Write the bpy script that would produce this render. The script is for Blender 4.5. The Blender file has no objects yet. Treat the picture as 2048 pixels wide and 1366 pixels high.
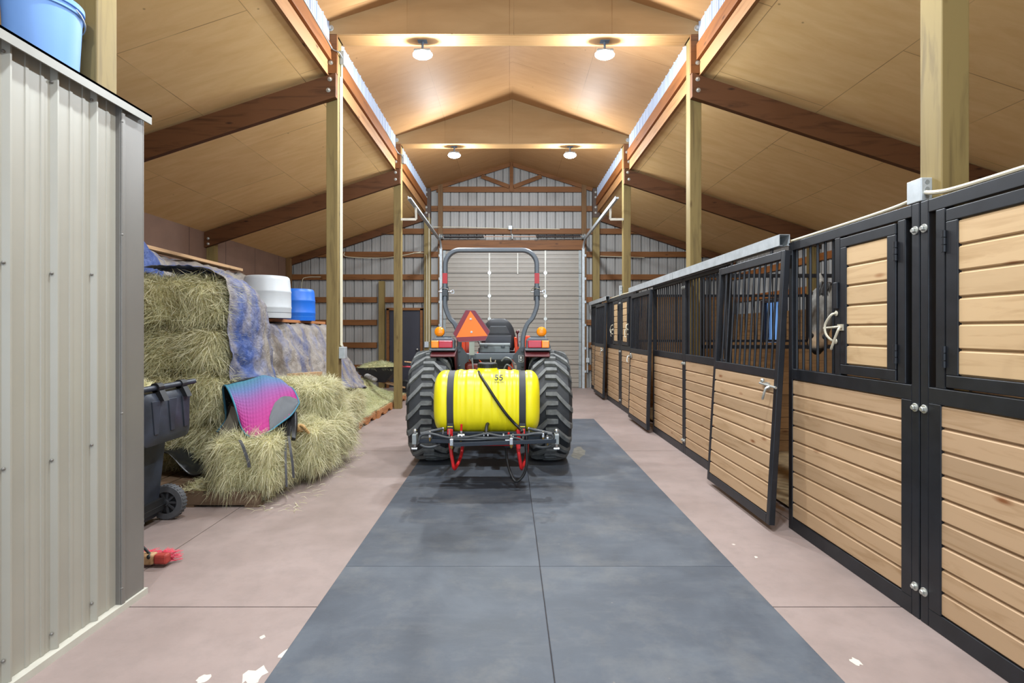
POWER = 80
SPILL = 150
WORLD = 4.0
import bpy, bmesh, math, random
import numpy as np
from mathutils import Vector, Matrix, Euler, noise

random.seed(7)
SC = bpy.context.scene
COL = SC.collection
R = math.radians
V = Vector

# ------------------------------------------------------------------ helpers
def lin(h):
    if isinstance(h, (tuple, list)):
        return (*h[:3], 1.0)
    h = h.lstrip('#')
    c = [int(h[i:i + 2], 16) / 255 for i in (0, 2, 4)]
    return (*[(x / 12.92 if x <= 0.04045 else ((x + 0.055) / 1.055) ** 2.4) for x in c], 1.0)


def tag(o, label=None, cat=None, group=None, kind=None):
    if label: o['label'] = label
    if cat: o['category'] = cat
    if group: o['group'] = group
    if kind: o['kind'] = kind
    return o


def link(o, parent=None):
    COL.objects.link(o)
    if parent is not None:
        o.parent = parent
        if 'base' in parent.keys():
            b = parent['base']
            o.matrix_parent_inverse = Matrix.Translation((-b[0], -b[1], -b[2]))
    return o


def empty(name, loc=(0, 0, 0), label=None, cat=None, group=None, world=True):
    """root of a thing; with world=True its parts are given in world coordinates"""
    o = bpy.data.objects.new(name, None)
    o.empty_display_size = 0.1
    COL.objects.link(o)
    o.location = loc
    if world: o['base'] = [float(a) for a in loc]
    tag(o, label, cat, group)
    return o


def strip_base():
    for o in bpy.data.objects:
        if 'base' in o.keys(): del o['base']


def copy_tree(o, parent=None, mats=None):
    c = o.copy()
    COL.objects.link(c)
    if parent is not None:
        c.parent = parent
        c.matrix_parent_inverse = o.matrix_parent_inverse.copy()
    for ch in [k for k in bpy.data.objects if k.parent == o]:
        copy_tree(ch, c)
    return c


class MB:
    def __init__(s):
        s.v = []; s.f = []; s.mi = []; s.m = 0

    def add(s, vs, fs):
        k = len(s.v)
        s.v.extend([tuple(p) for p in vs])
        s.f.extend([tuple(i + k for i in f) for f in fs])
        s.mi.extend([s.m] * len(fs))
        return s

    def box(s, x0, x1, y0, y1, z0, z1):
        return s.add([(x0, y0, z0), (x1, y0, z0), (x1, y1, z0), (x0, y1, z0), (x0, y0, z1), (x1, y0, z1), (x1, y1, z1), (x0, y1, z1)],
                     [(3, 2, 1, 0), (4, 5, 6, 7), (0, 1, 5, 4), (1, 2, 6, 5), (2, 3, 7, 6), (3, 0, 4, 7)])

    def obox(s, c, size, rot=None):
        rot = rot.to_matrix() if isinstance(rot, Euler) else (rot or Matrix.Identity(3))
        hx, hy, hz = size[0] / 2, size[1] / 2, size[2] / 2
        c = V(c)
        vs = [c + rot @ V(p) for p in [(-hx, -hy, -hz), (hx, -hy, -hz), (hx, hy, -hz), (-hx, hy, -hz), (-hx, -hy, hz), (hx, -hy, hz), (hx, hy, hz), (-hx, hy, hz)]]
        return s.add(vs, [(3, 2, 1, 0), (4, 5, 6, 7), (0, 1, 5, 4), (1, 2, 6, 5), (2, 3, 7, 6), (3, 0, 4, 7)])

    def bar(s, p0, p1, w, h, up=(0, 0, 1)):
        p0, p1 = V(p0), V(p1)
        d = (p1 - p0).normalized()
        side = d.cross(V(up)).normalized()
        u = side.cross(d).normalized()
        a, b = side * w / 2, u * h / 2
        vs = [p0 - a - b, p0 + a - b, p0 + a + b, p0 - a + b, p1 - a - b, p1 + a - b, p1 + a + b, p1 - a + b]
        return s.add(vs, [(0, 1, 2, 3), (7, 6, 5, 4), (0, 4, 5, 1), (1, 5, 6, 2), (2, 6, 7, 3), (3, 7, 4, 0)])

    def tube(s, pts, r, n=8, cap=True, closed=False, flat=None):
        """sweep; r a number or a list; flat = (a,b) half sizes of a rounded strap section"""
        pts = [V(p) for p in pts]
        m = len(pts)
        rs = r if isinstance(r, (list, tuple)) else [r] * m
        tang = []
        for i in range(m):
            if closed: t = pts[(i + 1) % m] - pts[i - 1]
            else: t = pts[min(i + 1, m - 1)] - pts[max(i - 1, 0)]
            tang.append(t.normalized() if t.length > 1e-9 else V((0, 0, 1)))
        ref = V((0, 0, 1)) if abs(tang[0].z) < 0.9 else V((1, 0, 0))
        nrm = (ref - tang[0] * ref.dot(tang[0])).normalized()
        vs = []
        for i in range(m):
            nrm = (nrm - tang[i] * nrm.dot(tang[i]))
            nrm = nrm.normalized() if nrm.length > 1e-6 else V((1, 0, 0))
            bi = tang[i].cross(nrm)
            for k in range(n):
                a = 2 * math.pi * k / n
                vs.append(pts[i] + (nrm * math.cos(a) + bi * math.sin(a)) * rs[i])
        fs = []
        for i in range(m if closed else m - 1):
            j = (i + 1) % m
            for k in range(n):
                l = (k + 1) % n
                fs.append((i * n + k, i * n + l, j * n + l, j * n + k))
        if cap and not closed:
            fs.append(tuple(range(n - 1, -1, -1)))
            fs.append(tuple((m - 1) * n + k for k in range(n)))
        return s.add(vs, fs)

    def loft(s, rings, cap=True, closed=True):
        n = len(rings[0]); m = len(rings)
        vs = [p for r in rings for p in r]
        fs = []
        for i in range(m - 1):
            for k in range(n if closed else n - 1):
                l = (k + 1) % n
                fs.append((i * n + k, i * n + l, (i + 1) * n + l, (i + 1) * n + k))
        if cap and closed:
            fs.append(tuple(range(n - 1, -1, -1)))
            fs.append(tuple((m - 1) * n + k for k in range(n)))
        return s.add(vs, fs)

    def lathe(s, prof, origin, axis=(0, 0, 1), n=32, cap=True):
        ax = V(axis).normalized()
        ref = V((0, 0, 1)) if abs(ax.z) < 0.9 else V((1, 0, 0))
        u = (ref - ax * ref.dot(ax)).normalized()
        w = ax.cross(u)
        o = V(origin)
        rings = [[o + ax * h + (u * math.cos(2 * math.pi * k / n) + w * math.sin(2 * math.pi * k / n)) * r for k in range(n)] for r, h in prof]
        return s.loft(rings, cap)

    def prism(s, poly, off):
        off = V(off); n = len(poly)
        a = [V(p) for p in poly]; b = [p + off for p in a]
        fs = [tuple(range(n - 1, -1, -1)), tuple(range(n, 2 * n))]
        for k in range(n):
            l = (k + 1) % n
            fs.append((k, l, n + l, n + k))
        return s.add(a + b, fs)

    def sphere(s, c, r, n=16, m=10, rot=None):
        c = V(c); rr = r if isinstance(r, (tuple, list)) else (r, r, r)
        rings = []
        for i in range(m + 1):
            t = math.pi * (i / m) if 0 < i < m else (0.02 if i == 0 else math.pi - 0.02)
            ring = []
            for k in range(n):
                a = 2 * math.pi * k / n
                p = V((rr[0] * math.sin(t) * math.cos(a), rr[1] * math.sin(t) * math.sin(a), -rr[2] * math.cos(t)))
                if rot is not None: p = rot @ p
                ring.append(c + p)
            rings.append(ring)
        return s.loft(rings)

    def build(s, name, mats, parent=None, smooth=False, bev=0, seg=2, fix=True):
        me = bpy.data.meshes.new(name)
        me.from_pydata(s.v, [], s.f)
        ml = mats if isinstance(mats, (list, tuple)) else [mats]
        for m in ml: me.materials.append(m)
        if len(ml) > 1: me.polygons.foreach_set('material_index', s.mi)
        if fix:
            bm = bmesh.new(); bm.from_mesh(me)
            bmesh.ops.recalc_face_normals(bm, faces=bm.faces)
            bm.to_mesh(me); bm.free()
        if smooth:
            me.shade_smooth()
            me.set_sharp_from_angle(angle=R(smooth if smooth > 1 else 40))
        me.update()
        o = bpy.data.objects.new(name, me)
        link(o, parent)
        if bev:
            md = o.modifiers.new('bev', 'BEVEL')
            md.width = bev; md.segments = seg; md.limit_method = 'ANGLE'; md.angle_limit = R(50)
        return o


def cat(pts, n=8, closed=False):
    """Catmull-Rom through the points"""
    P = [V(p) for p in pts]; out = []
    m = len(P)
    rng = range(m if closed else m - 1)
    for i in rng:
        if closed: p0, p1, p2, p3 = P[i - 1], P[i], P[(i + 1) % m], P[(i + 2) % m]
        else: p0, p1, p2, p3 = P[max(i - 1, 0)], P[i], P[i + 1], P[min(i + 2, m - 1)]
        for k in range(n):
            t = k / n
            out.append(0.5 * ((2 * p1) + (p2 - p0) * t + (2 * p0 - 5 * p1 + 4 * p2 - p3) * t * t + (3 * p1 - p0 - 3 * p2 + p3) * t ** 3))
    if not closed: out.append(P[-1])
    return out


# ------------------------------------------------------------------ materials
class NT:
    def __init__(s, name):
        s.mat = bpy.data.materials.new(name); s.mat.use_nodes = True
        s.t = s.mat.node_tree; s.b = s.t.nodes['Principled BSDF']

    def n(s, typ, **kw):
        nd = s.t.nodes.new(typ)
        for k, v in kw.items():
            if hasattr(nd, k): setattr(nd, k, v)
            else: nd.inputs[k].default_value = v
        return nd

    def l(s, a, b): s.t.links.new(a, b)

    def obj(s, scale=(1, 1, 1), rnd=True, rot=(0, 0, 0)):
        tc = s.n('ShaderNodeTexCoord')
        src = tc.outputs['Object']
        if rnd:
            g = s.n('ShaderNodeNewGeometry'); oi = s.n('ShaderNodeObjectInfo')
            ad = s.n('ShaderNodeMath', operation='ADD'); s.l(g.outputs['Random Per Island'], ad.inputs[0]); s.l(oi.outputs['Random'], ad.inputs[1])
            cb = s.n('ShaderNodeCombineXYZ')
            for i, k in enumerate((7.3, 13.1, 5.7)):
                mu = s.n('ShaderNodeMath', operation='MULTIPLY'); mu.inputs[1].default_value = k
                s.l(ad.outputs[0], mu.inputs[0]); s.l(mu.outputs[0], cb.inputs[i])
            va = s.n('ShaderNodeVectorMath', operation='ADD'); s.l(src, va.inputs[0]); s.l(cb.outputs[0], va.inputs[1])
            src = va.outputs[0]
        mp = s.n('ShaderNodeMapping'); mp.inputs['Scale'].default_value = scale; mp.inputs['Rotation'].default_value = rot
        s.l(src, mp.inputs['Vector'])
        return mp.outputs['Vector']

    def noise(s, vec, scale=5, detail=4, rough=0.55, dist=0):
        nd = s.n('ShaderNodeTexNoise'); nd.inputs['Scale'].default_value = scale; nd.inputs['Detail'].default_value = detail
        nd.inputs['Roughness'].default_value = rough; nd.inputs['Distortion'].default_value = dist
        s.l(vec, nd.inputs['Vector'])
        return nd.outputs['Fac']

    def ramp(s, fac, stops):
        nd = s.n('ShaderNodeValToRGB'); e = nd.color_ramp.elements
        while len(e) < len(stops): e.new(0.5)
        for k, (p, c) in enumerate(stops):
            e[k].position = p; e[k].color = lin(c) if not isinstance(c, float) else (c, c, c, 1)
        s.l(fac, nd.inputs['Fac'])
        return nd.outputs['Color']

    def mix(s, fac, a, b, mode='MIX'):
        nd = s.n('ShaderNodeMix', data_type='RGBA', blend_type=mode)
        for sock, val in ((nd.inputs['Factor'], fac), (nd.inputs[6], a), (nd.inputs[7], b)):
            if hasattr(val, 'node'): s.l(val, sock)
            elif isinstance(val, (float, int)): sock.default_value = val
            else: sock.default_value = lin(val)
        return nd.outputs[2]

    def bump(s, h, strength=0.3, dist=0.01):
        nd = s.n('ShaderNodeBump'); nd.inputs['Strength'].default_value = strength; nd.inputs['Distance'].default_value = dist
        s.l(h, nd.inputs['Height']); s.l(nd.outputs['Normal'], s.b.inputs['Normal'])

    def done(s, color, rough=0.5, metal=0.0, spec=None):
        if hasattr(color, 'node'): s.l(color, s.b.inputs['Base Color'])
        else: s.b.inputs['Base Color'].default_value = lin(color)
        if hasattr(rough, 'node'): s.l(rough, s.b.inputs['Roughness'])
        else: s.b.inputs['Roughness'].default_value = rough
        s.b.inputs['Metallic'].default_value = metal
        if spec is not None: s.b.inputs['Specular IOR Level'].default_value = spec
        return s.mat


def plain(name, c, rough=0.5, metal=0.0, var=0.12, scale=6, bump=0.0, c2=None, spec=None):
    t = NT(name)
    v = t.obj(rnd=False)
    f = t.noise(v, scale, 5)
    base = lin(c)
    c2 = lin(c2) if c2 else tuple(min(1, x * (1 - var)) for x in base[:3])
    col = t.ramp(f, [(0.35, tuple(c2[:3])), (0.65, tuple(base[:3]))])
    if bump: t.bump(t.noise(v, scale * 12, 4), bump, 0.004)
    return t.done(col, rough, metal, spec)


def wood(name, c1, c2, axis='Y', rough=0.6, fine=26, knots=True, tint=0.14, kc='#4a2c16', along=1.3, bump=0.15):
    t = NT(name)
    sc = {'X': (along, fine, fine), 'Y': (fine, along, fine), 'Z': (fine, fine, along)}[axis]
    v = t.obj(sc)
    f = t.noise(v, 1.0, 5, 0.6, 0.8)
    col = t.ramp(f, [(0.28, c2), (0.5, c1), (0.72, c1)])
    g = t.n('ShaderNodeNewGeometry')
    mr = t.n('ShaderNodeMapRange'); mr.inputs['To Min'].default_value = 1 - tint; mr.inputs['To Max'].default_value = 1 + tint * 0.6
    t.l(g.outputs['Random Per Island'], mr.inputs['Value'])
    cb = t.n('ShaderNodeCombineColor')
    for i in range(3): t.l(mr.outputs[0], cb.inputs[i])
    col = t.mix(1.0, col, cb.outputs[0], 'MULTIPLY')
    if knots:
        ks = {'X': (2.2, 7, 7), 'Y': (7, 2.2, 7), 'Z': (7, 7, 2.2)}[axis]
        vo = t.n('ShaderNodeTexVoronoi'); vo.inputs['Scale'].default_value = 1.0
        v2 = t.obj(ks)
        t.l(v2, vo.inputs['Vector'])
        kf = t.ramp(vo.outputs['Distance'], [(0.03, 1.0), (0.13, 0.0)])
        col = t.mix(kf, col, kc)
    if bump: t.bump(f, bump, 0.003)
    return t.done(col, rough, 0, 0.3)


def ply(name, c1, c2, rotz=0.0, line='#6b4a26', w=2.44, h=1.22, rough=0.6):
    t = NT(name)
    v = t.obj((1, 1, 1), rnd=False, rot=(0, 0, rotz))
    br = t.n('ShaderNodeTexBrick'); br.offset = 0.5
    br.inputs['Scale'].default_value = 1; br.inputs['Brick Width'].default_value = w; br.inputs['Row Height'].default_value = h
    br.inputs['Mortar Size'].default_value = 0.0045; br.inputs['Mortar Smooth'].default_value = 0.3
    br.inputs['Color1'].default_value = (0.93, 0.93, 0.93, 1); br.inputs['Color2'].default_value = (1, 1, 1, 1)
    br.inputs['Mortar'].default_value = (0.97, 0.97, 0.97, 1)
    t.l(v, br.inputs['Vector'])
    v2 = t.obj((0.7, 5, 3), rnd=False, rot=(0, 0, rotz))
    f = t.noise(v2, 1.6, 5, 0.6, 0.5)
    col = t.ramp(f, [(0.3, c2), (0.7, c1)])
    col = t.mix(1.0, col, br.outputs['Color'], 'MULTIPLY')
    mf = t.n('ShaderNodeMath', operation='MULTIPLY'); mf.inputs[1].default_value = 0.75
    t.l(br.outputs['Fac'], mf.inputs[0])
    # seams are only dark along part of their length
    g = t.ramp(t.noise(t.obj((1, 1, 1), rnd=False), 1.3, 2), [(0.35, 0.15), (0.6, 1.0)])
    mf2 = t.n('ShaderNodeMath', operation='MULTIPLY'); t.l(mf.outputs[0], mf2.inputs[0]); t.l(g, mf2.inputs[1])
    col = t.mix(mf2.outputs[0], col, line)
    vo = t.n('ShaderNodeTexVoronoi'); vo.inputs['Scale'].default_value = 3.2; t.l(t.obj((1, 1, 1), rnd=False), vo.inputs['Vector'])
    col = t.mix(t.ramp(vo.outputs['Distance'], [(0.02, 0.6), (0.05, 0.0)]), col, '#5e4020')
    return t.done(col, rough, 0, 0.25)


def emis(name, c, k):
    t = NT(name)
    t.b.inputs['Emission Color'].default_value = lin(c); t.b.inputs['Emission Strength'].default_value = k
    return t.done(c, 0.4)


M = {}
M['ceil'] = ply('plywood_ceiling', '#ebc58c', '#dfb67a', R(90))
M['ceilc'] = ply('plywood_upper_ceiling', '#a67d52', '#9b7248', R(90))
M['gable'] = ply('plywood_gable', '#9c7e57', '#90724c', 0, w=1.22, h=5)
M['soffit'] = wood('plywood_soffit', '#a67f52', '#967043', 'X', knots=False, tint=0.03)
M['beam'] = wood('stained_beam', '#5e3a1f', '#432711', 'X', fine=14, tint=0.1, kc='#2a150a')
M['beamy'] = wood('stained_beam_lengthwise', '#8d562a', '#6d3d1b', 'Y', fine=14, tint=0.1, kc='#3a1d0c')
M['fascia'] = wood('pale_fascia', '#a87a4e', '#8c6038', 'Y', fine=18, tint=0.06)
M['post'] = wood('treated_post', '#7d6b41', '#615130', 'Z', fine=16, tint=0.05, kc='#54401f')
M['girt'] = wood('girt_board', '#744a26', '#563518', 'X', fine=20, tint=0.12, kc='#341c0c')
M['stud'] = wood('stud_board', '#6d4f2f', '#51391f', 'Z', fine=18, tint=0.08)
M['plank'] = wood('stall_plank', '#a98c6c', '#937553', 'Y', fine=20, tint=0.16, kc='#7a4c2a', along=1.6)
M['plankdoor'] = wood('feed_door_plank', '#b79a74', '#a1835d', 'Y', fine=20, tint=0.1, kc='#84542e', along=1.6)
M['plankx'] = wood('stall_lining_plank', '#80603f', '#64482c', 'X', fine=18, tint=0.16)
M['planky'] = wood('wall_lining_plank', '#80603f', '#64482c', 'Y', fine=18, tint=0.16)
M['pallet'] = wood('pallet_wood', '#665240', '#4a3828', 'X', fine=24, tint=0.25)
M['palletr'] = wood('red_pallet_wood', '#b0764a', '#8a5a36', 'Y', fine=24, tint=0.2)
M['board'] = wood('loose_board', '#b3906a', '#93704c', 'Y', fine=24, tint=0.1)
M['white'] = plain('white_ribbed_steel', '#94918d', 0.45, 0, 0.05)
M['clere'] = plain('clerestory_steel', '#a3adc0', 0.4, 0, 0.04)
M['siding'] = plain('taupe_ribbed_steel', '#989488', 0.38, 0.0, 0.06, 3)
M['trim'] = plain('grey_flashing', '#6f6b65', 0.4, 0.1, 0.08, 3)
M['osb'] = plain('brown_sheathing', '#6b4f3f', 0.8, 0, 0.15, 3)
M['black'] = plain('black_steel', '#1e2025', 0.42, 0.2, 0.35, 9)
M['galv'] = plain('galvanised_steel', '#b6bcbf', 0.42, 0.35, 0.2, 14)
M['galvd'] = plain('dull_galvanised', '#8f9494', 0.5, 0.4, 0.2, 14)
M['bolt'] = plain('zinc_bolt', '#b9bab4', 0.35, 0.7, 0.15, 40)
M['pipe'] = plain('cream_conduit', '#cfc7ae', 0.45, 0.0, 0.06)
M['door'] = plain('taupe_door_steel', '#8d857a', 0.4, 0.0, 0.05)
M['dark'] = plain('charcoal_door', '#2b2b35', 0.5, 0.0, 0.1)
M['rubber'] = plain('black_rubber', '#1b1c1d', 0.7, 0, 0.3, 20, 0.1)
M['plastic'] = plain('black_plastic', '#17181a', 0.5, 0, 0.3, 8)
M['led'] = emis('led_lens', '#f4f8ff', 38)
M['glass'] = None


def concrete():
    t = NT('painted_concrete')
    v = t.obj((1, 1, 1), rnd=False)
    a = t.noise(v, 1.1, 6, 0.6)
    col = t.ramp(a, [(0.3, '#80716b'), (0.55, '#8d7d77'), (0.75, '#93837d')])
    b = t.ramp(t.noise(v, 7, 6, 0.7), [(0.44, 0.0), (0.72, 0.35)])
    col = t.mix(b, col, '#6f645f')
    # small flakes of missing paint
    vo = t.n('ShaderNodeTexVoronoi'); vo.inputs['Scale'].default_value = 1.7; t.l(v, vo.inputs['Vector'])
    fl = t.ramp(vo.outputs['Distance'], [(0.012, 0.9), (0.03, 0.0)])
    col = t.mix(fl, col, '#e6dcd0')
    t.bump(t.noise(v, 60, 4), 0.08, 0.003)
    return t.done(col, t.ramp(a, [(0.3, 0.42), (0.7, 0.6)]), 0, 0.4)


def matrubber():
    t = NT('rubber_mat')
    v = t.obj((1, 1, 1), rnd=True)
    a = t.noise(v, 1.6, 6, 0.65, 0.3)
    col = t.ramp(a, [(0.3, '#383c43'), (0.5, '#454a52'), (0.72, '#565b62')])
    s = t.noise(t.obj((1.6, 5, 1), rnd=True), 2.2, 6, 0.7)
    col = t.mix(t.ramp(s, [(0.5, 0.0), (0.78, 0.28)]), col, '#626467')
    d = t.ramp(t.noise(v, 2.6, 5, 0.7), [(0.5, 0.0), (0.8, 0.22)])
    col = t.mix(d, col, '#8d877b')
    vo = t.n('ShaderNodeTexVoronoi'); vo.inputs['Scale'].default_value = 5; t.l(v, vo.inputs['Vector'])
    col = t.mix(t.ramp(vo.outputs['Distance'], [(0.012, 0.5), (0.035, 0.0)]), col, '#7a766d')
    t.bump(t.noise(v, 90, 3), 0.15, 0.002)
    return t.done(col, t.ramp(a, [(0.3, 0.5), (0.7, 0.68)]), 0, 0.35)


M['concrete'] = concrete()
M['mat'] = matrubber()

# ------------------------------------------------------------------ camera, view, world
cd = bpy.data.cameras.new('camera'); cam = bpy.data.objects.new('camera', cd); COL.objects.link(cam)
cam.location = (0, 0, 1.49); cam.rotation_euler = (R(90), 0, 0)
cd.sensor_width = 36; cd.lens = 1050 / 2048 * 36
cd.shift_x = 5 / 2048; cd.shift_y = -22 / 2048
cd.clip_start = 0.02; cd.clip_end = 200
SC.camera = cam
vs = SC.view_settings
vs.view_transform = 'Standard'; vs.look = 'None'; vs.gamma = 1; vs.use_curve_mapping = False; vs.exposure = 0.15
SC.cycles.use_denoising = True
SC.cycles.max_bounces = 8; SC.cycles.diffuse_bounces = 5
SC.cycles.sample_clamp_indirect = 6
w = bpy.data.worlds.new('world'); SC.world = w; w.use_nodes = True
bg = w.node_tree.nodes['Background']
bg.inputs['Color'].default_value = (0.66, 0.82, 1.0, 1); bg.inputs['Strength'].default_value = WORLD

# ------------------------------------------------------------------ key dimensions (metres; floor z=0, camera looks along +Y)
XL, XR = -2.06, 2.165            # aisle faces of the post rows
PY = [2.63, 6.30, 9.97]          # near faces of the posts
YB = 13.62                       # back wall
WL, WR = -5.76, 5.86             # outer walls
CX = 0.05                        # ridge
YF = -4.0                        # barn goes on behind the camera
def zc(x):                       # underside of the wing ceilings
    return 4.58 - 0.335 * (abs(x) - (2.1 if x < 0 else 2.2))
def zu(x):                       # underside of the upper ceiling
    return 5.86 - 0.318 * abs(x - CX)


def ribbed(mb, p0, p1, z0, z1, out, period=0.2286, rib=0.02, minor=0.004, inset=False, zt=None):
    """ribbed steel sheet from p0 to p1 (xy), standing z0..z1; ribs stick out along 'out'"""
    p0, p1, out = V((*p0, 0)), V((*p1, 0)), V((*out, 0))
    d = p1 - p0; L = d.length; d.normalize()
    prof = []
    u = 0.0
    while u < L - 1e-6:
        for a, h in ((0.0, 0), (0.05, 0), (0.053, minor), (0.068, minor), (0.071, 0), (0.125, 0), (0.128, minor), (0.143, minor), (0.146, 0),
                     (0.178, 0), (0.192, rib), (0.2, rib), (0.214, 0)):
            if u + a * period / 0.2286 <= L: prof.append((u + a * period / 0.2286, h))
        u += period
    prof.append((L, 0))
    vs = []; fs = []
    for u, h in prof:
        q = p0 + d * u + out * h
        za = zt(q) if zt else z1
        vs += [(q.x, q.y, z0), (q.x, q.y, max(za, z0 + 0.001))]
    for i in range(len(prof) - 1):
        fs.append((2 * i, 2 * i + 2, 2 * i + 3, 2 * i + 1))
    mb.add(vs, fs)


def struct(o, label=None):
    o['kind'] = 'structure'
    if label: o['label'] = label
    return o


def bolt(mb, p, axis=(0, -1, 0), r=0.016):
    """washer and hexagonal head"""
    a = V(axis)
    mb.lathe([(r * 1.7, 0), (r * 1.7, 0.004), (r * 1.6, 0.005)], p, a, 16)
    mb.lathe([(r, 0.004), (r, 0.017), (r * 0.8, 0.02)], p, a, 6)


def bolts(parent, pts, axis=(0, -1, 0), r=0.016, name='bolt', mat='bolt'):
    """every bolt a part of its own: one mesh, copied"""
    first = None
    for p in pts:
        if first is None:
            mb = MB(); bolt(mb, (0, 0, 0), axis, r)
            first = o = mb.build(name, M[mat], parent)
        else:
            o = first.copy(); COL.objects.link(o)
        o.location = p
# ================================================================== SHELL
mb = MB()
xs = [-5.9, -2.27, 2.2, 6.0]; ys = [YF - 0.1, -0.83, 2.83, 6.50, 10.16, YB + 0.3]
for i in range(3):
    for j in range(5):
        g = 0.004
        mb.box(xs[i] + g, xs[i + 1] - g, ys[j] + g, ys[j + 1] - g, -0.1, 0)
floor = struct(mb.build('floor', M['concrete']), 'mauve painted concrete slab floor with control joints')
mb = MB(); mb.box(-5.9, 6.0, YF - 0.1, YB + 0.3, -0.16, -0.012)
struct(mb.build('joint_bed', plain('joint_dirt', '#5d4c46', 0.9), floor), None)
# bare patches where paint has come off, near the camera
for (cx, cy, s, sd) in ((-1.1, 2.265, 0.075, 1), (-1.02, 2.42, 0.055, 2), (-1.31, 2.24, 0.04, 5), (-1.2, 2.55, 0.02, 6), (1.56, 2.36, 0.035, 3), (1.35, 3.0, 0.03, 4), (1.62, 3.45, 0.02, 7)):
    rr = random.Random(sd); n = 13
    pl = [(cx + s * rr.uniform(0.45, 1.1) * math.cos(2 * math.pi * k / n) * 0.8, cy + s * rr.uniform(0.45, 1.1) * math.sin(2 * math.pi * k / n), 0.0004) for k in range(n)]
    mb = MB(); mb.prism(pl, (0, 0, 0.0006))
    mb.build('bare_patch', plain('bare_concrete', '#c9bfb2', 0.7), floor)

# rubber mats, two columns and the four rows in view
MAT_X = ((-1.03, 0.189), (0.1915, 1.41))
rows = [(1.46, 3.290), (3.2925, 5.124), (5.1265, 6.958), (6.9605, 8.785)]
words = ['nearest the camera', 'second from the camera', 'under the rear of the tractor', 'at the far end of the row']
for c, (a, b) in enumerate(MAT_X):
    for k, (y0, y1) in enumerate(rows):
        mb = MB(); mb.box(a, b, y0, y1, 0.0, 0.013)
        o = mb.build('rubber_mat', M['mat'], bev=0.004)
        tag(o, 'dark grey rubber floor mat in the %s column, %s' % (('left', 'right')[c], words[k]), 'mat', 'rubber mats down the aisle')

# dusty smear on the right mat beside the tractor
rr = random.Random(12)
pl = [(0.83 + 0.10 * rr.uniform(0.6, 1.1) * math.cos(a) + 0.05 * math.sin(a), 6.35 + 0.34 * rr.uniform(0.75, 1.1) * math.sin(a), 0.0132) for a in [2 * math.pi * k / 18 for k in range(18)]]
mb = MB(); mb.prism(pl, (0, 0, 0.0004)); mb.build('dust_smear', plain('dust_smear', '#6d6a60', 0.8, 0, 0.3, 14), [q for q in bpy.data.objects if q.get('label', '').startswith('dark grey rubber floor mat in the right column, under')][0])
# ---- back wall
GD = (-1.74, 1.88, 3.57)      # big door opening
MD = (-3.17, -2.27, 2.06)     # man door opening
mb = MB()
yw = YB + 0.1
zt = lambda q: 6.3
for x0, x1, z0 in ((WL - 0.1, MD[0], 0), (MD[0], MD[1], MD[2]), (MD[1], GD[0], 0), (GD[0], GD[1], GD[2]), (GD[1], WR + 0.1, 0)):
    ribbed(mb, (x0, yw), (x1, yw), z0, 6.2, (0, 1), rib=0.045, minor=0.008)
wb = struct(mb.build('wall_back', M['white'], fix=False), 'white ribbed steel end wall on brown timber girts')
for x0, x1, z in ([(WL, -3.45, z) for z in (0.53, 1.11, 1.70, 2.29)] + [(WL, -2.2, z) for z in (2.88, 3.47, 4.07)] + [(-3.3, -2.2, 2.29)] +
                  [(-2.2, -1.8, z) for z in (0.53, 1.11, 1.70, 2.29, 2.88, 3.47)] +
                  [(-2.2, 2.3, 4.07), (-2.1, 2.2, 4.66), (-1.9, 2.0, 5.16)] +
                  [(1.95, 2.2, z) for z in (0.53, 1.11, 1.70, 2.29, 2.88, 3.47)] + [(2.3, WR, z) for z in (0.53, 1.11, 1.70, 2.29, 2.88, 3.47, 4.07)]):
    mb = MB(); mb.box(x0, x1, YB + 0.02, YB + 0.08, z - 0.07, z + 0.07)
    mb.build('girt', M['girt'], wb)
mb = MB(); mb.box(GD[0] - 0.1, GD[1] + 0.1, YB - 0.04, YB + 0.06, 3.58, 3.83)
mb.build('door_header', M['girt'], wb)
# studs beside the big door, gable studs and braces
for x, z1 in ((-1.79, 5.28), (1.93, 5.28)):
    mb = MB(); mb.box(x - 0.06, x + 0.06, YB - 0.03, YB + 0.06, 0, z1)
    mb.build('door_stud', M['stud'], wb)
mb = MB(); mb.box(-3.38, -3.24, YB - 0.06, YB + 0.08, 0, 2.77); mb.build('stud', M['post'], wb)
mb = MB(); mb.box(CX - 0.045, CX + 0.045, YB - 0.02, YB + 0.05, 5.1, 5.86); mb.build('king_post', M['girt'], wb)
for s in (-1, 1):
    mb = MB(); mb.bar((CX + s * 0.06, YB, 5.22), (CX + s * 0.78, YB, 5.49), 0.04, 0.1); mb.build('brace', M['girt'], wb)
    mb = MB(); mb.bar((CX + s * 2.1, YB - 0.0, zu(2.1) - 0.06), (CX + s * 0.02, YB - 0.0, 5.80), 0.04, 0.1); mb.build('top_chord', M['girt'], wb)
    mb = MB()
    xi, xo = (XL - 0.14 if s < 0 else XR + 0.14), (WL if s < 0 else WR)
    mb.prism([(xi, YB - 0.02, zc(xi) - 0.02), (xo, YB - 0.02, zc(xo) - 0.02), (xo, YB - 0.02, zc(xo) - 0.2), (xi, YB - 0.02, zc(xi) - 0.2)], (0, 0.08, 0))
    mb.build('end_rafter', M['beam'], wb)
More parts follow.
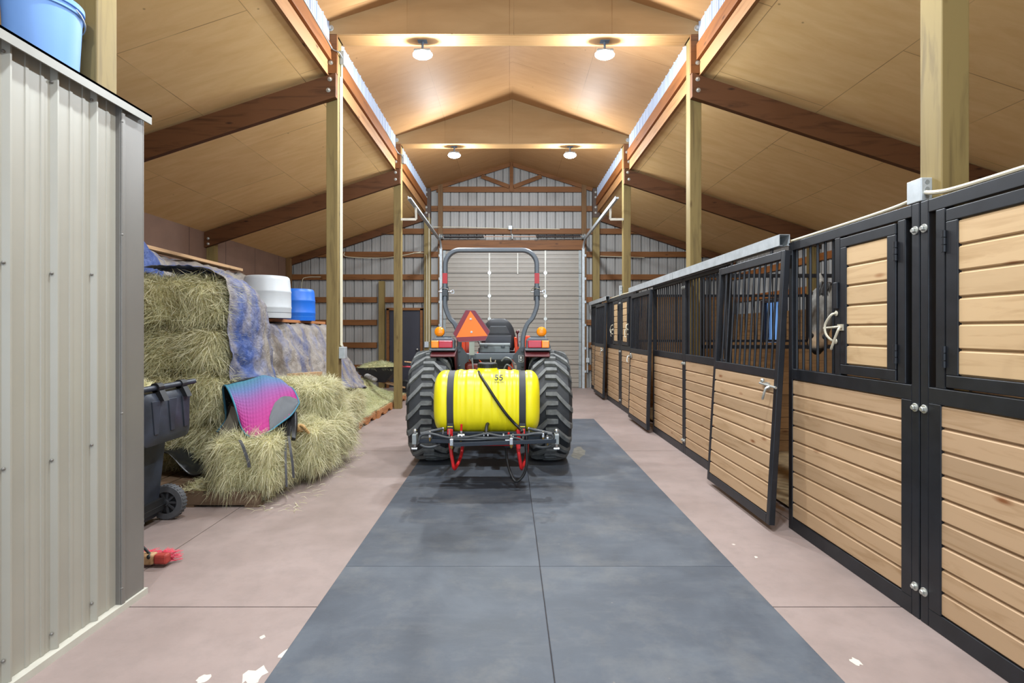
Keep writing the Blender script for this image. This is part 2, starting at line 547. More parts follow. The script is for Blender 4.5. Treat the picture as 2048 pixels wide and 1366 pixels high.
# columns of the end wall
for x0, x1 in ((-2.2, -2.04), (2.15, 2.32)):
    mb = MB(); mb.box(x0, x1, YB - 0.1, YB + 0.06, 0, 4.45); mb.build('end_column', M['post'], wb)
    mb = MB(); mb.box(x0 - 0.005, x1 + 0.005, YB - 0.115, YB + 0.05, 4.4, 5.15); pl = mb.build('column_splice', plain('dark_splice', '#4c3a2e', 0.6), wb)
    bolts(pl, [((x0 + x1) / 2 - 0.02, YB - 0.115, z) for z in (4.52, 4.66, 4.92, 5.05)])

# ---- man door
d1 = struct(empty('door_1', (-2.72, YB, 0)), 'charcoal steel entry door at the left of the end wall')
mb = MB(); mb.box(MD[0] + 0.05, MD[1] - 0.05, YB + 0.03, YB + 0.075, 0.02, MD[2] - 0.05); mb.build('door_leaf', M['dark'], d1, bev=0.003)
mb = MB()
mb.box(MD[0] - 0.02, MD[0] + 0.045, YB - 0.02, YB + 0.1, 0, MD[2]); mb.box(MD[1] - 0.045, MD[1] + 0.02, YB - 0.02, YB + 0.1, 0, MD[2]); mb.box(MD[0] - 0.02, MD[1] + 0.02, YB - 0.02, YB + 0.1, MD[2] - 0.045, MD[2] + 0.02)
mb.build('door_frame', M['girt'], d1)
for z in (0.3, 1.0, 1.8):
    mb = MB(); mb.tube([(MD[0] + 0.055, YB + 0.02, z), (MD[0] + 0.055, YB + 0.02, z + 0.1)], 0.009, 8); mb.build('hinge', M['black'], d1)
mb = MB(); mb.sphere((MD[1] - 0.12, YB - 0.02, 1.0), 0.03); mb.tube([(MD[1] - 0.12, YB - 0.02, 1.0), (MD[1] - 0.12, YB + 0.04, 1.0)], 0.012); mb.build('door_knob', M['bolt'], d1, smooth=True)
mb = MB(); mb.box(MD[0], MD[1], YB + 0.02, YB + 0.12, 0, 0.02); mb.build('threshold', M['galvd'], d1)
mb = MB(); mb.box(MD[0] - 0.1, MD[1] + 0.1, YB + 0.125, YB + 0.14, 0, MD[2] + 0.1); mb.build('leaf_sky_block', M['dark'], d1)  # unseen panel added behind the leaf so no sky leaks round it

# ---- overhead sectional door
d2 = struct(empty('door_2', (0.07, YB, 0)), 'closed taupe sectional overhead door in the end wall')
NS = 6; hs = 3.57 / NS
for k in range(NS):
    z0 = k * hs + 0.006; z1 = (k + 1) * hs - 0.006
    prof = []
    z = z0
    step = (z1 - z0) / 5
    for i in range(5):
        prof += [(z, 0), (z + step * 0.12, 0), (z + step * 0.2, 0.014), (z + step * 0.8, 0.014), (z + step * 0.88, 0)]
        z += step
    prof.append((z1, 0))
    mb = MB(); vs_ = []; fs_ = []
    yd = YB + 0.02
    for zz, h in prof:
        vs_ += [(GD[0] + 0.02, yd - h, zz), (GD[1] - 0.02, yd - h, zz)]
    for i in range(len(prof) - 1): fs_.append((2 * i, 2 * i + 1, 2 * i + 3, 2 * i + 2))
    mb.add(vs_, fs_)
    mb.box(GD[0] + 0.02, GD[1] - 0.02, yd + 0.004, yd + 0.035, z0, z1)
    sec = mb.build('door_section', M['door'], d2, fix=True)
    mb = MB()
    for x in (-0.52, 0.93):
        mb.box(x - 0.018, x + 0.018, yd - 0.032, yd - 0.01, z0, z1)
    mb.build('stile', plain('pale_stile', '#b9b5ab', 0.4, 0.1), sec)
    mb = MB()
    for x in (GD[0] + 0.05, GD[1] - 0.05): mb.box(x - 0.035, x + 0.035, yd - 0.03, yd - 0.005, z0, z1)
    mb.build('end_stile', M['galvd'], sec)
    if k:
        for x in (-0.52, 0.93):
            mb = MB(); mb.lathe([(0.045, 0), (0.045, 0.012)], (x, yd - 0.032, z0), (0, -1, 0), 12); mb.bar((x, yd - 0.036, z0 - 0.07), (x, yd - 0.036, z0 + 0.07), 0.03, 0.012, (1, 0, 0))
            mb.build('hinge', M['bolt'], d2)
mb = MB(); mb.box(0.20, 0.225, YB - 0.03, YB - 0.012, 2.95, 3.5); mb.build('centre_stile', plain('pale_stile2', '#c4c0b6', 0.4, 0.1), d2)
for s, x in ((-1, GD[0] - 0.03), (1, GD[1] + 0.03)):
    mb = MB()
    mb.box(x - 0.03, x + 0.03, YB - 0.075, YB - 0.045, 0, 3.62)      # track web
    mb.box(x - 0.035, x - 0.03, YB - 0.075, YB - 0.015, 0, 3.62)
    for z in (0.4, 1.0, 1.6, 2.2, 2.8, 3.4): mb.box(x - 0.01, x + 0.06 * (1 if s > 0 else -1) + 0.01 * s, YB - 0.05, YB + 0.03, z, z + 0.06) if s > 0 else mb.box(x - 0.06, x + 0.01, YB - 0.05, YB + 0.03, z, z + 0.06)
    arc = [(x, YB - 0.06 - 0.38 * (1 - math.cos(a)), 3.6 + 0.2 * math.sin(a)) for a in [i * math.pi / 2 / 8 for i in range(9)]]
    mb.tube(arc, 0.028, 8)
    mb.bar((x, YB - 0.4, 3.8), (x + s * 0.0, 9.3, 3.84), 0.05, 0.03)
    mb.bar((x - 0.03, YB - 0.4, 3.8), (x - 0.03, 9.3, 3.84), 0.004, 0.07)
    mb.build('door_track', M['galv'], d2)
    # perforated hanger angles from the post to the track end
    px = XL if s < 0 else XR
    mb = MB()
    mb.bar((px, 9.96, 3.6), (x, 9.96, 3.6), 0.004, 0.045); mb.bar((x, 9.96, 3.6), (x, 9.9, 3.84), 0.04, 0.004)
    mb.bar((px, 9.99, 3.6), (x, 9.99, 3.6), 0.04, 0.004)
    mb.build('track_hanger', plain('pale_hanger', '#cfcaba', 0.45, 0.2), d2)
mb = MB(); mb.box(GD[0] - 0.05, GD[1] + 0.05, YB + 0.07, YB + 0.09, 0, 3.6); mb.build('sky_leak_backing', M['black'], d2)  # added black backing, blocks sky between the sections and keeps their gaps dark
# torsion shaft and springs
mb = MB(); mb.tube([(GD[0] - 0.08, YB - 0.14, 3.90), (GD[1] + 0.08, YB - 0.14, 3.90)], 0.013, 8); mb.build('torsion_shaft', plain('pinkish_shaft', '#c4a492', 0.4, 0.4), d2, smooth=True)
for a, b, mm in ((GD[0] + 0.05, -0.66, 'black'), (0.68, GD[1] - 0.05, 'black')):
    mb = MB()
    pts = []
    turns = 46
    for i in range(turns * 10 + 1):
        t = i / (turns * 10); an = i * 2 * math.pi / 10
        pts.append((a + (b - a) * t, YB - 0.14 + 0.035 * math.cos(an), 3.90 + 0.035 * math.sin(an)))
    mb.tube(pts, 0.0085, 5)
    mb.build('torsion_spring', M['black'], d2, smooth=True)
mb = MB()
for x in (GD[0] - 0.05, 0.07, GD[1] + 0.05):
    mb.box(x - 0.012, x + 0.012, YB - 0.18, YB + 0.02, 3.84, 3.96)
mb.build('bearing_plate', M['galvd'], d2)
for x in (GD[0] - 0.0, GD[1] + 0.0):
    mb = MB(); mb.lathe([(0.02, 0), (0.075, 0.002), (0.075, 0.01), (0.06, 0.014), (0.06, 0.04), (0.075, 0.044), (0.075, 0.05)], (x - 0.025, YB - 0.14, 3.90), (1, 0, 0), 20)
    mb.build('cable_drum', M['galvd'], d2)

# ---- outer walls
mb = MB(); mb.box(WL - 0.03, WL, YF, YB + 0.1, 0, 3.42)
wl = struct(mb.build('wall_left', M['osb']), 'brown sheathed outer wall at the left')
mb = MB()
for y in (0.9, 2.12, 3.34, 4.56, 5.78, 7.0, 8.22, 9.44, 10.66, 11.88, 13.1): mb.box(WL, WL + 0.003, y - 0.004, y + 0.004, 0, 3.4)
mb.build('panel_joint', plain('joint_dark', '#43302a', 0.9), wl)
for y in PY:
    mb = MB(); mb.box(WL + 0.005, WL + 0.145, y, y + 0.14, 0, 3.2); mb.build('wall_post', M['post'], wl)
mb = MB(); mb.box(WL + 0.005, WL + 0.12, YB - 0.12, YB, 0, 3.35); mb.build('wall_post', M['stud'], wl)

WIN = (11.22, 12.1, 1.2, 2.12)
mb = MB()
zr = lambda q: zc(WR) + 0.1
for y0, y1, z0, z1 in ((YF, WIN[0], 0, 3.45), (WIN[0], WIN[1], WIN[3], 3.45), (WIN[0], WIN[1], 0, WIN[2]), (WIN[1], YB + 0.1, 0, 3.45)):
    ribbed(mb, (WR + 0.06, y0), (WR + 0.06, y1), z0, z1, (-1, 0))
wr = struct(mb.build('wall_right', M['white'], fix=False), 'white ribbed steel outer wall behind the stalls')
for z in (1.7, 2.29, 2.88):
    for y0, y1 in ((YF, WIN[0] - 0.06), (WIN[1] + 0.06, YB)) if z < 2.2 else ((YF, YB),):
        mb = MB(); mb.box(WR, WR + 0.05, y0, y1, z - 0.07, z + 0.07); mb.build('girt', M['beamy'], wr)
for y in PY:
    mb = MB(); mb.box(WR - 0.14, WR, y, y + 0.14, 0, 3.2); mb.build('wall_post', M['post'], wr)
mb = MB()
for k in range(14):
    for y0, y1 in ((YF, WIN[0] - 0.06), (WIN[1] + 0.06, YB - 0.03)): mb.box(WR - 0.03, WR - 0.002, y0, y1, 0.02 + k * 0.135, 0.15 + k * 0.135)
mb.build('wall_lining', M['planky'], wr)
mb = MB()
for k in range(16): mb.box(2.36, WR - 0.04, YB - 0.03, YB + 0.015, 0.02 + k * 0.142, 0.157 + k * 0.142)
mb.build('wall_lining', M['plankx'], wb)
w1 = struct(empty('window_1', (WR, 11.66, 1.2)), 'daylit stall window in the outer wall')
mb = MB()
a, b, c, d = WIN
mb.box(WR - 0.05, WR + 0.08, a - 0.06, a, c - 0.06, d + 0.06); mb.box(WR - 0.05, WR + 0.08, b, b + 0.06, c - 0.06, d + 0.06)
mb.box(WR - 0.05, WR + 0.08, a, b, c - 0.06, c); mb.box(WR - 0.05, WR + 0.08, a, b, d, d + 0.06)
mb.build('window_frame', plain('dark_frame', '#2a2226', 0.5), w1)
mb = MB()
for k in range(1, 5): mb.tube([(WR - 0.03, a + (b - a) * k / 5, c), (WR - 0.03, a + (b - a) * k / 5, d)], 0.007, 6)
mb.build('window_bars', M['black'], w1)
t = NT('window_glass'); t.b.inputs['Transmission Weight'].default_value = 1; t.b.inputs['IOR'].default_value = 1.02
M['glass'] = t.done((0.05, 0.085, 0.15), 0.02)  # deep blue tint put into the pane to dim the sky seen through it
mb = MB(); mb.box(WR + 0.03, WR + 0.036, a, b, c, d); mb.build('pane', M['glass'], w1)

# ---- ceilings
def slab(name, xa, za, xb, zb, mt, y0=YF, y1=YB + 0.1, th=0.02):
    mb = MB(); mb.prism([(xa, y0, za), (xb, y0, zb), (xb, y0, zb + th), (xa, y0, za + th)], (0, y1 - y0, 0))
    return mb.build(name, mt)
struct(slab('ceiling_left', XL - 0.142, zc(XL - 0.142), WL - 0.05, zc(WL - 0.05), M['ceil']), 'plywood sloping ceiling over the hay bay')
struct(slab('ceiling_right', XR + 0.142, zc(XR + 0.142), WR + 0.1, zc(WR + 0.1), M['ceil']), 'plywood sloping ceiling over the stalls')
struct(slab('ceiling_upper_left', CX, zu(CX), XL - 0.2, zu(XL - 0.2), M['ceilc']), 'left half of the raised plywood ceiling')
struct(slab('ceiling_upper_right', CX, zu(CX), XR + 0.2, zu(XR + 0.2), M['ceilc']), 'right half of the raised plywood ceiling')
# clerestory strips with the beams under them
for s, xp, nm in ((-1, XL, 'left'), (1, XR, 'right')):
    mb = MB(); xw = xp + s * 0.095
    ribbed(mb, (xw, YF), (xw, YB + 0.05), 4.87, 5.2, (-s, 0), period=0.19, rib=0.014)
    cl = struct(mb.build('wall_clerestory_' + nm, M['clere'], fix=False), 'white ribbed steel strip above the %s eave beam' % nm)
    for k in range(4):
        ya = [YF] + [p + 0.07 for p in PY]; yb = [p + 0.07 for p in PY] + [YB]
        mb = MB(); mb.box(min(xp + s * 0.06, xp + s * 0.138), max(xp + s * 0.06, xp + s * 0.138), ya[k] + 0.002, yb[k] - 0.002, 4.71, 4.90); mb.build('eave_beam', M['beamy'], cl, bev=0.004)
        mb = MB(); mb.box(min(xp + s * 0.1, xp + s * 0.14), max(xp + s * 0.1, xp + s * 0.14), ya[k] + 0.002, yb[k] - 0.002, 4.53, 4.706); mb.build('fascia_board', M['fascia'], cl)
# outer roof so that no sky leaks between the two ceilings
for s, nm in ((-1, 'left'), (1, 'right')):
    xp = XL if s < 0 else XR
    mb = MB(); mb.box(min(xp + s * 0.15, xp + s * 0.18), max(xp + s * 0.15, xp + s * 0.18), YF, YB + 0.1, 4.62, 5.4)
    struct(mb.build('wall_roof_step_' + nm, M['white']), 'outside of the %s clerestory' % nm)
# front end behind the camera: solid above the wide opening
mb = MB(); mb.box(WL - 0.1, WR + 0.1, YF - 0.05, YF, 3.6, 6.2); mb.box(WL - 0.1, -2.4, YF - 0.05, YF, 0, 3.6); mb.box(2.4, WR + 0.1, YF - 0.05, YF, 0, 3.6)
struct(mb.build('wall_front', M['white']), 'wall around the wide barn entrance')

ZROOM = 2.712
# ---- posts, rafters, trusses
rowword = ['nearest the camera', 'at the middle of the barn', 'nearest the end wall']
for s, xp in ((-1, XL), (1, XR)):
    for k, y in enumerate(PY):
        xo = xp + s * 0.14
        if s < 0 and k == 0: xa, xb, yy = -2.27, -2.13, 2.71
        else: xa, xb, yy = min(xp, xo), max(xp, xo), y
        side = 'left' if s < 0 else 'right'
        if s < 0:
            lb = ['weathered square timber post rising behind the taupe metal partition', 'square timber post between the blue tarp and the tractor', 'square timber post in front of the charcoal door'][k]
        else:
            lb = ['thick square timber post rising behind the grey junction box', 'square timber post standing behind the middle of the stall row', 'square timber post at the far end of the stall row'][k]
        r = empty('support_post', ((xa + xb) / 2, yy + 0.07, 0), lb, 'post', 'square posts along the aisle')
        mb = MB(); mb.box(xa, xb, yy, yy + 0.14, ZROOM if (s < 0 and k == 0) else 0, 5.0); mb.build('post_timber', M['post'], r, bev=0.006)
        mb = MB(); mb.box(xa - 0.003, xb + 0.003, yy - 0.045, yy - 0.002, 4.555, 5.02); sp = mb.build('splice_board', M['girt'], r)
        bolts(sp, [((xa + xb) / 2 + random.uniform(-0.02, 0.02), yy - 0.045, z) for z in (4.68, 4.86)])
        # wing rafter, bolted on the near face of the post
        ya, yb = yy - 0.075, yy - 0.004
        xi = xb if s < 0 else xa
        xw = WL + 0.0 if s < 0 else WR
        pl = [(xi, ya, 4.55), (xw, ya, zc(xw) - 0.012), (xw, ya, zc(xw) - 0.30), (xi, ya, 4.55 - 0.288)]
        mb = MB(); mb.prism(pl, (0, yb - ya, 0))
        rf = empty('rafter_beam', (xi, ya, 4.3), 'brown sloping rafter from the %s to the %s outer wall' % (lb.split(' rising')[0].split(' between')[0].split(' in front')[0].split(' standing')[0].split(' at')[0].replace('square timber post', 'post') + ' ' + rowword[k], side), 'rafter', 'brown wing rafters')
        rf['label'] = 'brown sloping rafter over the %s, bolted to the post %s' % ('hay bay' if s < 0 else 'stalls', rowword[k])
        mb.build('rafter_timber', M['beam'], rf, bev=0.004)
        bolts(rf, [((xa + xb) / 2 + random.uniform(-0.02, 0.02), ya, z) for z in (4.34, 4.47)] + [(xw - s * 0.08, ya, zc(xw) - 0.03 - z) for z in (0.1, 0.2)])
truss_words = ['behind the camera side lamps', 'nearer plywood truss box with two flood lights under it', 'farther plywood truss box, over the tractor, with two flood lights under it']
for k, y in enumerate(PY):
    r = empty('gable_truss', (CX, y, 5.0), ['plywood gable truss box overhead nearest the camera', truss_words[1], truss_words[2]][k], 'truss', 'plywood gable trusses')
    xa, xb = XL - 0.14, XR + 0.14
    z0 = 5.02
    for yy in (y - 0.05, y + 0.20):
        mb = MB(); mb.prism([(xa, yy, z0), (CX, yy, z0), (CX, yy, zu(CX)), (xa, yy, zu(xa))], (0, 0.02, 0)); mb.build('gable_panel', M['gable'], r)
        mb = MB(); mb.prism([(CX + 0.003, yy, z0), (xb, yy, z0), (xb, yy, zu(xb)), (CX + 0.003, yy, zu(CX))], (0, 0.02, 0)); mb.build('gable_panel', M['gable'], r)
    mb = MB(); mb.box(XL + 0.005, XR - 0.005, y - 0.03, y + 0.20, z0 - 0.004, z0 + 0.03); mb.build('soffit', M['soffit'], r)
    bolts(r, [(x, y - 0.05, 5.09) for x in (XL - 0.07, XR + 0.07)], r=0.022)

# ---- flood lights under the trusses
fl_words = [None, ['left flood light under the nearer truss', 'right flood light under the nearer truss'], ['left flood light under the farther truss', 'right flood light under the farther truss']]
def lamp(x, y, z, label, power):
    r = empty('flood_light', (x, y, z), label, 'lamp', 'lit flood lights')
    mb = MB(); mb.box(x - 0.055, x + 0.055, y - 0.04, y + 0.04, z - 0.008, z); mb.tube([(x, y, z), (x, y, z - 0.10)], 0.014, 8)
    mb.bar((x - 0.06, y, z - 0.1), (x + 0.06, y, z - 0.1), 0.03, 0.012); mb.build('bracket', plain('blue_grey_bracket', '#59697a', 0.5, 0.3), r)
    mb = MB(); mb.box(x - 0.10, x + 0.10, y - 0.055, y + 0.055, z - 0.145, z - 0.11); mb.build('lamp_housing', M['galvd'], r, bev=0.012)
    mb = MB(); mb.sphere((x, y, z - 0.165), (0.12, 0.07, 0.055), 24, 12); mb.build('lamp_lens', M['led'], r, smooth=True)
    ld = bpy.data.lights.new('lamp_glow', 'AREA'); ld.shape = 'ELLIPSE'; ld.size = 0.22; ld.size_y = 0.13; ld.energy = power; ld.color = (0.84, 0.93, 1.0)
    lo = bpy.data.objects.new('lamp_glow', ld); link(lo, r); lo.location = (x, y, z - 0.25)
    ld = bpy.data.lights.new('lamp_spill', 'POINT'); ld.energy = SPILL; ld.shadow_soft_size = 0.06; ld.color = (0.84, 0.93, 1.0)
    lo = bpy.data.objects.new('lamp_spill', ld); link(lo, r); lo.location = (x, y, z - 0.32)
for k, y in enumerate([-1.03] + PY):
    for s, x in ((-1, -1.06), (1, 1.16)):
        lb = ('%s flood light under the %s plywood truss' % ('left' if s < 0 else 'right', 'nearer' if k == 2 else 'farther')) if k > 1 else 'flood light above and behind the camera'
        lamp(x, y + 0.10, 5.016, lb, POWER)
# ---- tack room partition (ribbed steel), its roof deck and trims
XT = -2.09; YT = 2.957; ZT = 2.70
mb = MB()
ribbed(mb, (XT, 2.187 - 0.2286 * 14 - 0.205), (XT, 2.80), 0.035, ZT, (1, 0), rib=0.022)
tp = struct(mb.build('wall_partition', M['siding'], fix=False), 'taupe ribbed steel side of the tack room')
mb = MB(); mb.box(WL, XT - 0.03, YF, YT - 0.02, 0, ZT - 0.02); mb.build('room_body', M['trim'], tp)
mb = MB()
mb.box(XT - 0.02, XT + 0.026, 2.785, YT, 0.03, ZT); mb.box(XT - 0.2, XT + 0.026, YT - 0.004, YT + 0.01, 0.03, ZT); mb.box(XT + 0.026, XT + 0.034, 2.785, 2.812, 0.03, ZT); mb.build('corner_trim', M['trim'], tp, bev=0.004)
mb = MB(); mb.box(XT - 0.06, XT + 0.055, YF, YT + 0.03, ZT, ZT + 0.012); mb.box(XT + 0.047, XT + 0.055, YF, YT + 0.03, ZT - 0.04, ZT + 0.012)
mb.build('cap_trim', plain('pale_cap', '#807d74', 0.4), tp)
mb = MB(); mb.box(XT - 0.03, XT + 0.04, YF, YT + 0.02, 0, 0.034); mb.build('base_strip', plain('pale_base_strip', '#b5b1a4', 0.6), tp)
mb = MB()
for u in range(-3, 3):
    yv = 2.187 + 0.2286 * u + 0.2
    for z in (0.11, 0.9, 1.75, 2.62):
        if 1.9 < yv < 2.79: mb.sphere((XT + 0.008, yv, z + 0.02 * (u % 2)), 0.007, 8, 6)
for z in (0.12, 1.05, 2.0, 2.6): mb.sphere((XT + 0.03, 2.79, z), 0.007, 8, 6)
mb.build('screw', M['trim'], tp, smooth=True)
# ================================================================== STALLS
XS = 2.11                      # aisle face of the stall fronts
TH = 0.05
JY = [2.70, 6.36, 10.02, 13.56]
ZT_ = 2.15
LAT = plain('cream_latch', '#bdb6a2', 0.4, 0.3)


def planks(mb, x0, x1, y0, y1, z0, z1, n, gap=0.010):
    h = (z1 - z0) / n
    for k in range(n):
        a, b = z0 + k * h + gap / 2, z0 + (k + 1) * h - gap / 2
        # tongue-and-groove board with eased edges
        e = 0.006
        pl = [(x0 + e, y0, a), (x0, y0, a + e), (x0, y0, b - e), (x0 + e, y0, b), (x1, y0, b), (x1, y0, a)]
        mb.prism(pl, (0, y1 - y0, 0))
    mb.box(x0 + 0.012, x1 - 0.002, y0 + 0.001, y1 - 0.001, z0, z1)


def stall_panel(yj, s, kind, label, end=1.27):
    """fixed part of a stall front; yj = joint with its neighbour, s = +1 runs away from the camera"""
    r = empty('stall_front_panel', (XS + TH / 2, yj + s * end / 2, 0), label, 'stall panel', 'fixed panels of the stall fronts')
    def Y(u): return yj + s * u
    def bx(mb, u0, u1, z0, z1, x0=XS, x1=XS + TH):
        a, b = Y(u0), Y(u1); mb.box(x0, x1, min(a, b), max(a, b), z0, z1)
    mb = MB()
    bx(mb, 0.004, 0.055, 0, ZT_); bx(mb, end - 0.05, end, 0, ZT_)
    bx(mb, 0.055, end - 0.05, 0.0, 0.09); bx(mb, 0.055, end - 0.05, 1.125, 1.205); bx(mb, 0.055, end - 0.05, 2.085, ZT_)
    if kind == 'feed':
        bx(mb, 0.055, 0.13, 0.09, 1.125); bx(mb, 0.10, 0.155, 1.205, 2.085); bx(mb, 0.652, 0.707, 1.205, 2.085)
    mb.build('frame', M['black'], r, bev=0.004)
    mb = MB()
    ya, yb = Y(0.13 if kind == 'feed' else 0.055), Y(end - 0.05)
    planks(mb, XS + 0.006, XS + 0.04, min(ya, yb), max(ya, yb), 0.09, 1.125, 9)
    mb.build('plank_infill', M['plank'], r)
    # round bars
    us = [0.707 + 0.088 * (k + 0.6) for k in range(6)] if kind == 'feed' else [0.055 + 0.0935 * (k + 0.75) for k in range(12)]
    for u in us:
        if u < end - 0.06:
            mb = MB(); mb.tube([(XS + 0.025, Y(u), 1.2), (XS + 0.025, Y(u), 2.09)], 0.0095, 8)
            mb.build('bar', M['black'], r, smooth=True)
    if kind == 'feed':
        d = MB(); x0, x1 = XS - 0.004, XS + 0.036
        bx(d, 0.165, 0.645, 1.215, 1.275, x0, x1); bx(d, 0.165, 0.645, 2.015, 2.075, x0, x1); bx(d, 0.165, 0.232, 1.275, 2.015, x0, x1); bx(d, 0.588, 0.645, 1.275, 2.015, x0, x1)
        fd = d.build('feed_door', M['black'], r, bev=0.004)
        mb = MB(); ya, yb = Y(0.232), Y(0.588)
        planks(mb, XS + 0.003, XS + 0.03, min(ya, yb), max(ya, yb), 1.275, 2.015, 6); mb.build('plank_infill', M['plankdoor'], fd)
        for z in (1.36, 1.92):
            mb = MB()
            for q in range(3): mb.tube([(XS - 0.008, Y(0.16), z - 0.05 + q * 0.036), (XS - 0.008, Y(0.16), z - 0.018 + q * 0.036)], 0.011, 10)
            mb.build('hinge', M['black'], fd, smooth=True)
        # pull handle, slide bolt and keeper
        mb = MB(); mb.tube(cat([(XS - 0.006, Y(0.685), 1.60), (XS - 0.03, Y(0.693), 1.59), (XS - 0.045, Y(0.733), 1.53), (XS - 0.045, Y(0.728), 1.47), (XS - 0.03, Y(0.698), 1.43), (XS - 0.006, Y(0.691), 1.42)], 5), 0.0075, 8)
        mb.sphere((XS - 0.004, Y(0.685), 1.60), (0.006, 0.018, 0.018)); mb.sphere((XS - 0.004, Y(0.691), 1.42), (0.006, 0.018, 0.018))
        mb.build('pull_handle', LAT, fd, smooth=True, fix=False)
        mb = MB(); mb.tube([(XS - 0.02, Y(0.608), 1.515), (XS - 0.02, Y(0.788), 1.505)], 0.0075, 8); mb.tube(cat([(XS - 0.02, Y(0.613), 1.51), (XS - 0.04, Y(0.608), 1.49), (XS - 0.05, Y(0.658), 1.38), (XS - 0.03, Y(0.688), 1.375)], 5), 0.0075, 8)
        mb.box(XS - 0.014, XS - 0.003, min(Y(0.608), Y(0.658)), max(Y(0.608), Y(0.658)), 1.49, 1.53)
        mb.build('slide_bolt', LAT, fd, smooth=True, fix=False)
        mb = MB(); bx(mb, 0.660, 0.700, 1.63, 1.80, XS - 0.016, XS); mb.build('latch_stop', M['black'], r, bev=0.004)
    bolts(r, [(XS, Y(0.03), z) for z in (0.16, 1.09, 2.01)], (-1, 0, 0), 0.013)
    return r


def stall_door(y0, y1, tilt, label, latch):
    """sliding door hanging in front of the fixed panels; its foot is kicked out by tilt (m)"""
    X0 = 2.035; zt, zb = 2.085, 0.045; th = 0.045
    r = empty('stall_door', (X0 + th / 2, (y0 + y1) / 2, zt), label, 'stall door', 'sliding stall doors')
    del r['base']
    yc = (y0 + y1) / 2; hw = (y1 - y0) / 2; H = zt - zb
    def B(mb, ya, yb, za, zb_, xa=0, xb=th): mb.box(xa - th / 2, xb - th / 2, ya, yb, za - H, zb_ - H)
    mb = MB()
    B(mb, -hw, -hw + 0.05, 0, H); B(mb, hw - 0.05, hw, 0, H); B(mb, -hw + 0.05, hw - 0.05, 0, 0.07); B(mb, -hw + 0.05, hw - 0.05, 1.08, 1.15); B(mb, -hw + 0.05, hw - 0.05, H - 0.065, H)
    mb.build('frame', M['black'], r, bev=0.004)
    mb = MB()
    h = (1.08 - 0.07) / 9
    for k in range(9):
        a, b = 0.07 + k * h + 0.005, 0.07 + (k + 1) * h - 0.005; e = 0.006; x0, x1 = 0.003 - th / 2, 0.034 - th / 2
        mb.prism([(x0 + e, -hw + 0.05, a - H), (x0, -hw + 0.05, a + e - H), (x0, -hw + 0.05, b - e - H), (x0 + e, -hw + 0.05, b - H), (x1, -hw + 0.05, b - H), (x1, -hw + 0.05, a - H)], (0, 2 * hw - 0.1, 0))
    B(mb, -hw + 0.051, hw - 0.051, 0.07, 1.08, 0.014, 0.03)
    mb.build('plank_infill', M['plank'], r)
    nb = 11
    for k in range(nb):
        y = -hw + 0.05 + (2 * hw - 0.1) * (k + 1) / (nb + 1)
        mb = MB(); mb.tube([(0, y, 1.145 - H), (0, y, H - 0.06 - H)], 0.0095, 8); mb.build('bar', M['black'], r, smooth=True)
    # gravity latch
    z = 1.02 - H; yl = -hw + 0.05 if latch < 0 else hw - 0.05; q = 1 if latch < 0 else -1
    mb = MB(); mb.tube([(-th / 2 - 0.022, yl - q * 0.08, z), (-th / 2 - 0.022, yl + q * 0.17, z + 0.012)], 0.009, 8)
    mb.tube(cat([(-th / 2 - 0.02, yl + q * 0.01, z), (-th / 2 - 0.05, yl + q * 0.015, z - 0.02), (-th / 2 - 0.06, yl + q * 0.03, z - 0.09), (-th / 2 - 0.045, yl + q * 0.06, z - 0.10)], 5), 0.009, 8)
    mb.box(-th / 2 - 0.012, -th / 2, min(yl + q * 0.06, yl + q * 0.11), max(yl + q * 0.06, yl + q * 0.11), z - 0.025, z + 0.025)
    mb.sphere((-th / 2 - 0.022, yl + q * 0.13, z + 0.035), 0.016, 10, 8)
    mb.build('latch', M['bolt'], r, smooth=True, fix=False)
    for y in (-hw * 0.6, hw * 0.6):
        mb = MB(); mb.box(-0.004, 0.004, y - 0.02, y + 0.02, -0.01, 0.075); mb.build('hanger_strap', M['black'], r)
    r.location = (X0 + th / 2, yc, zt)
    r.rotation_euler = (0, math.asin(tilt / H), 0)
    return r


stall_panel(JY[0], -1, 'feed', 'stall panel nearest the camera with a large plank feed door, cut by the right edge')
stall_panel(JY[0], 1, 'feed', 'stall panel with the feed door beside which the horse looks out')
stall_panel(JY[1], -1, 'bars', 'barred stall panel standing just behind the leaning stall door')
stall_panel(JY[1], 1, 'bars', 'barred stall panel between the mid-row bolted joint and the middle sliding door', 1.37)
stall_panel(JY[2], -1, 'feed', 'stall panel with small feed door just beyond the middle sliding door')
stall_panel(JY[2], 1, 'feed', 'stall panel with small feed door just before the farthest sliding door', 1.37)
stall_panel(JY[3], -1, 'bars', 'barred stall panel against the end wall, last of the row')
stall_door(3.88, 5.10, 0.118, 'sliding stall door nearest the camera with its foot kicked out into the aisle', -1)
stall_door(7.60, 8.79, 0.05, 'sliding stall door in the middle of the row, behind the tractor wheel', 1)
stall_door(11.20, 12.38, 0.05, 'sliding stall door farthest from the camera', -1)


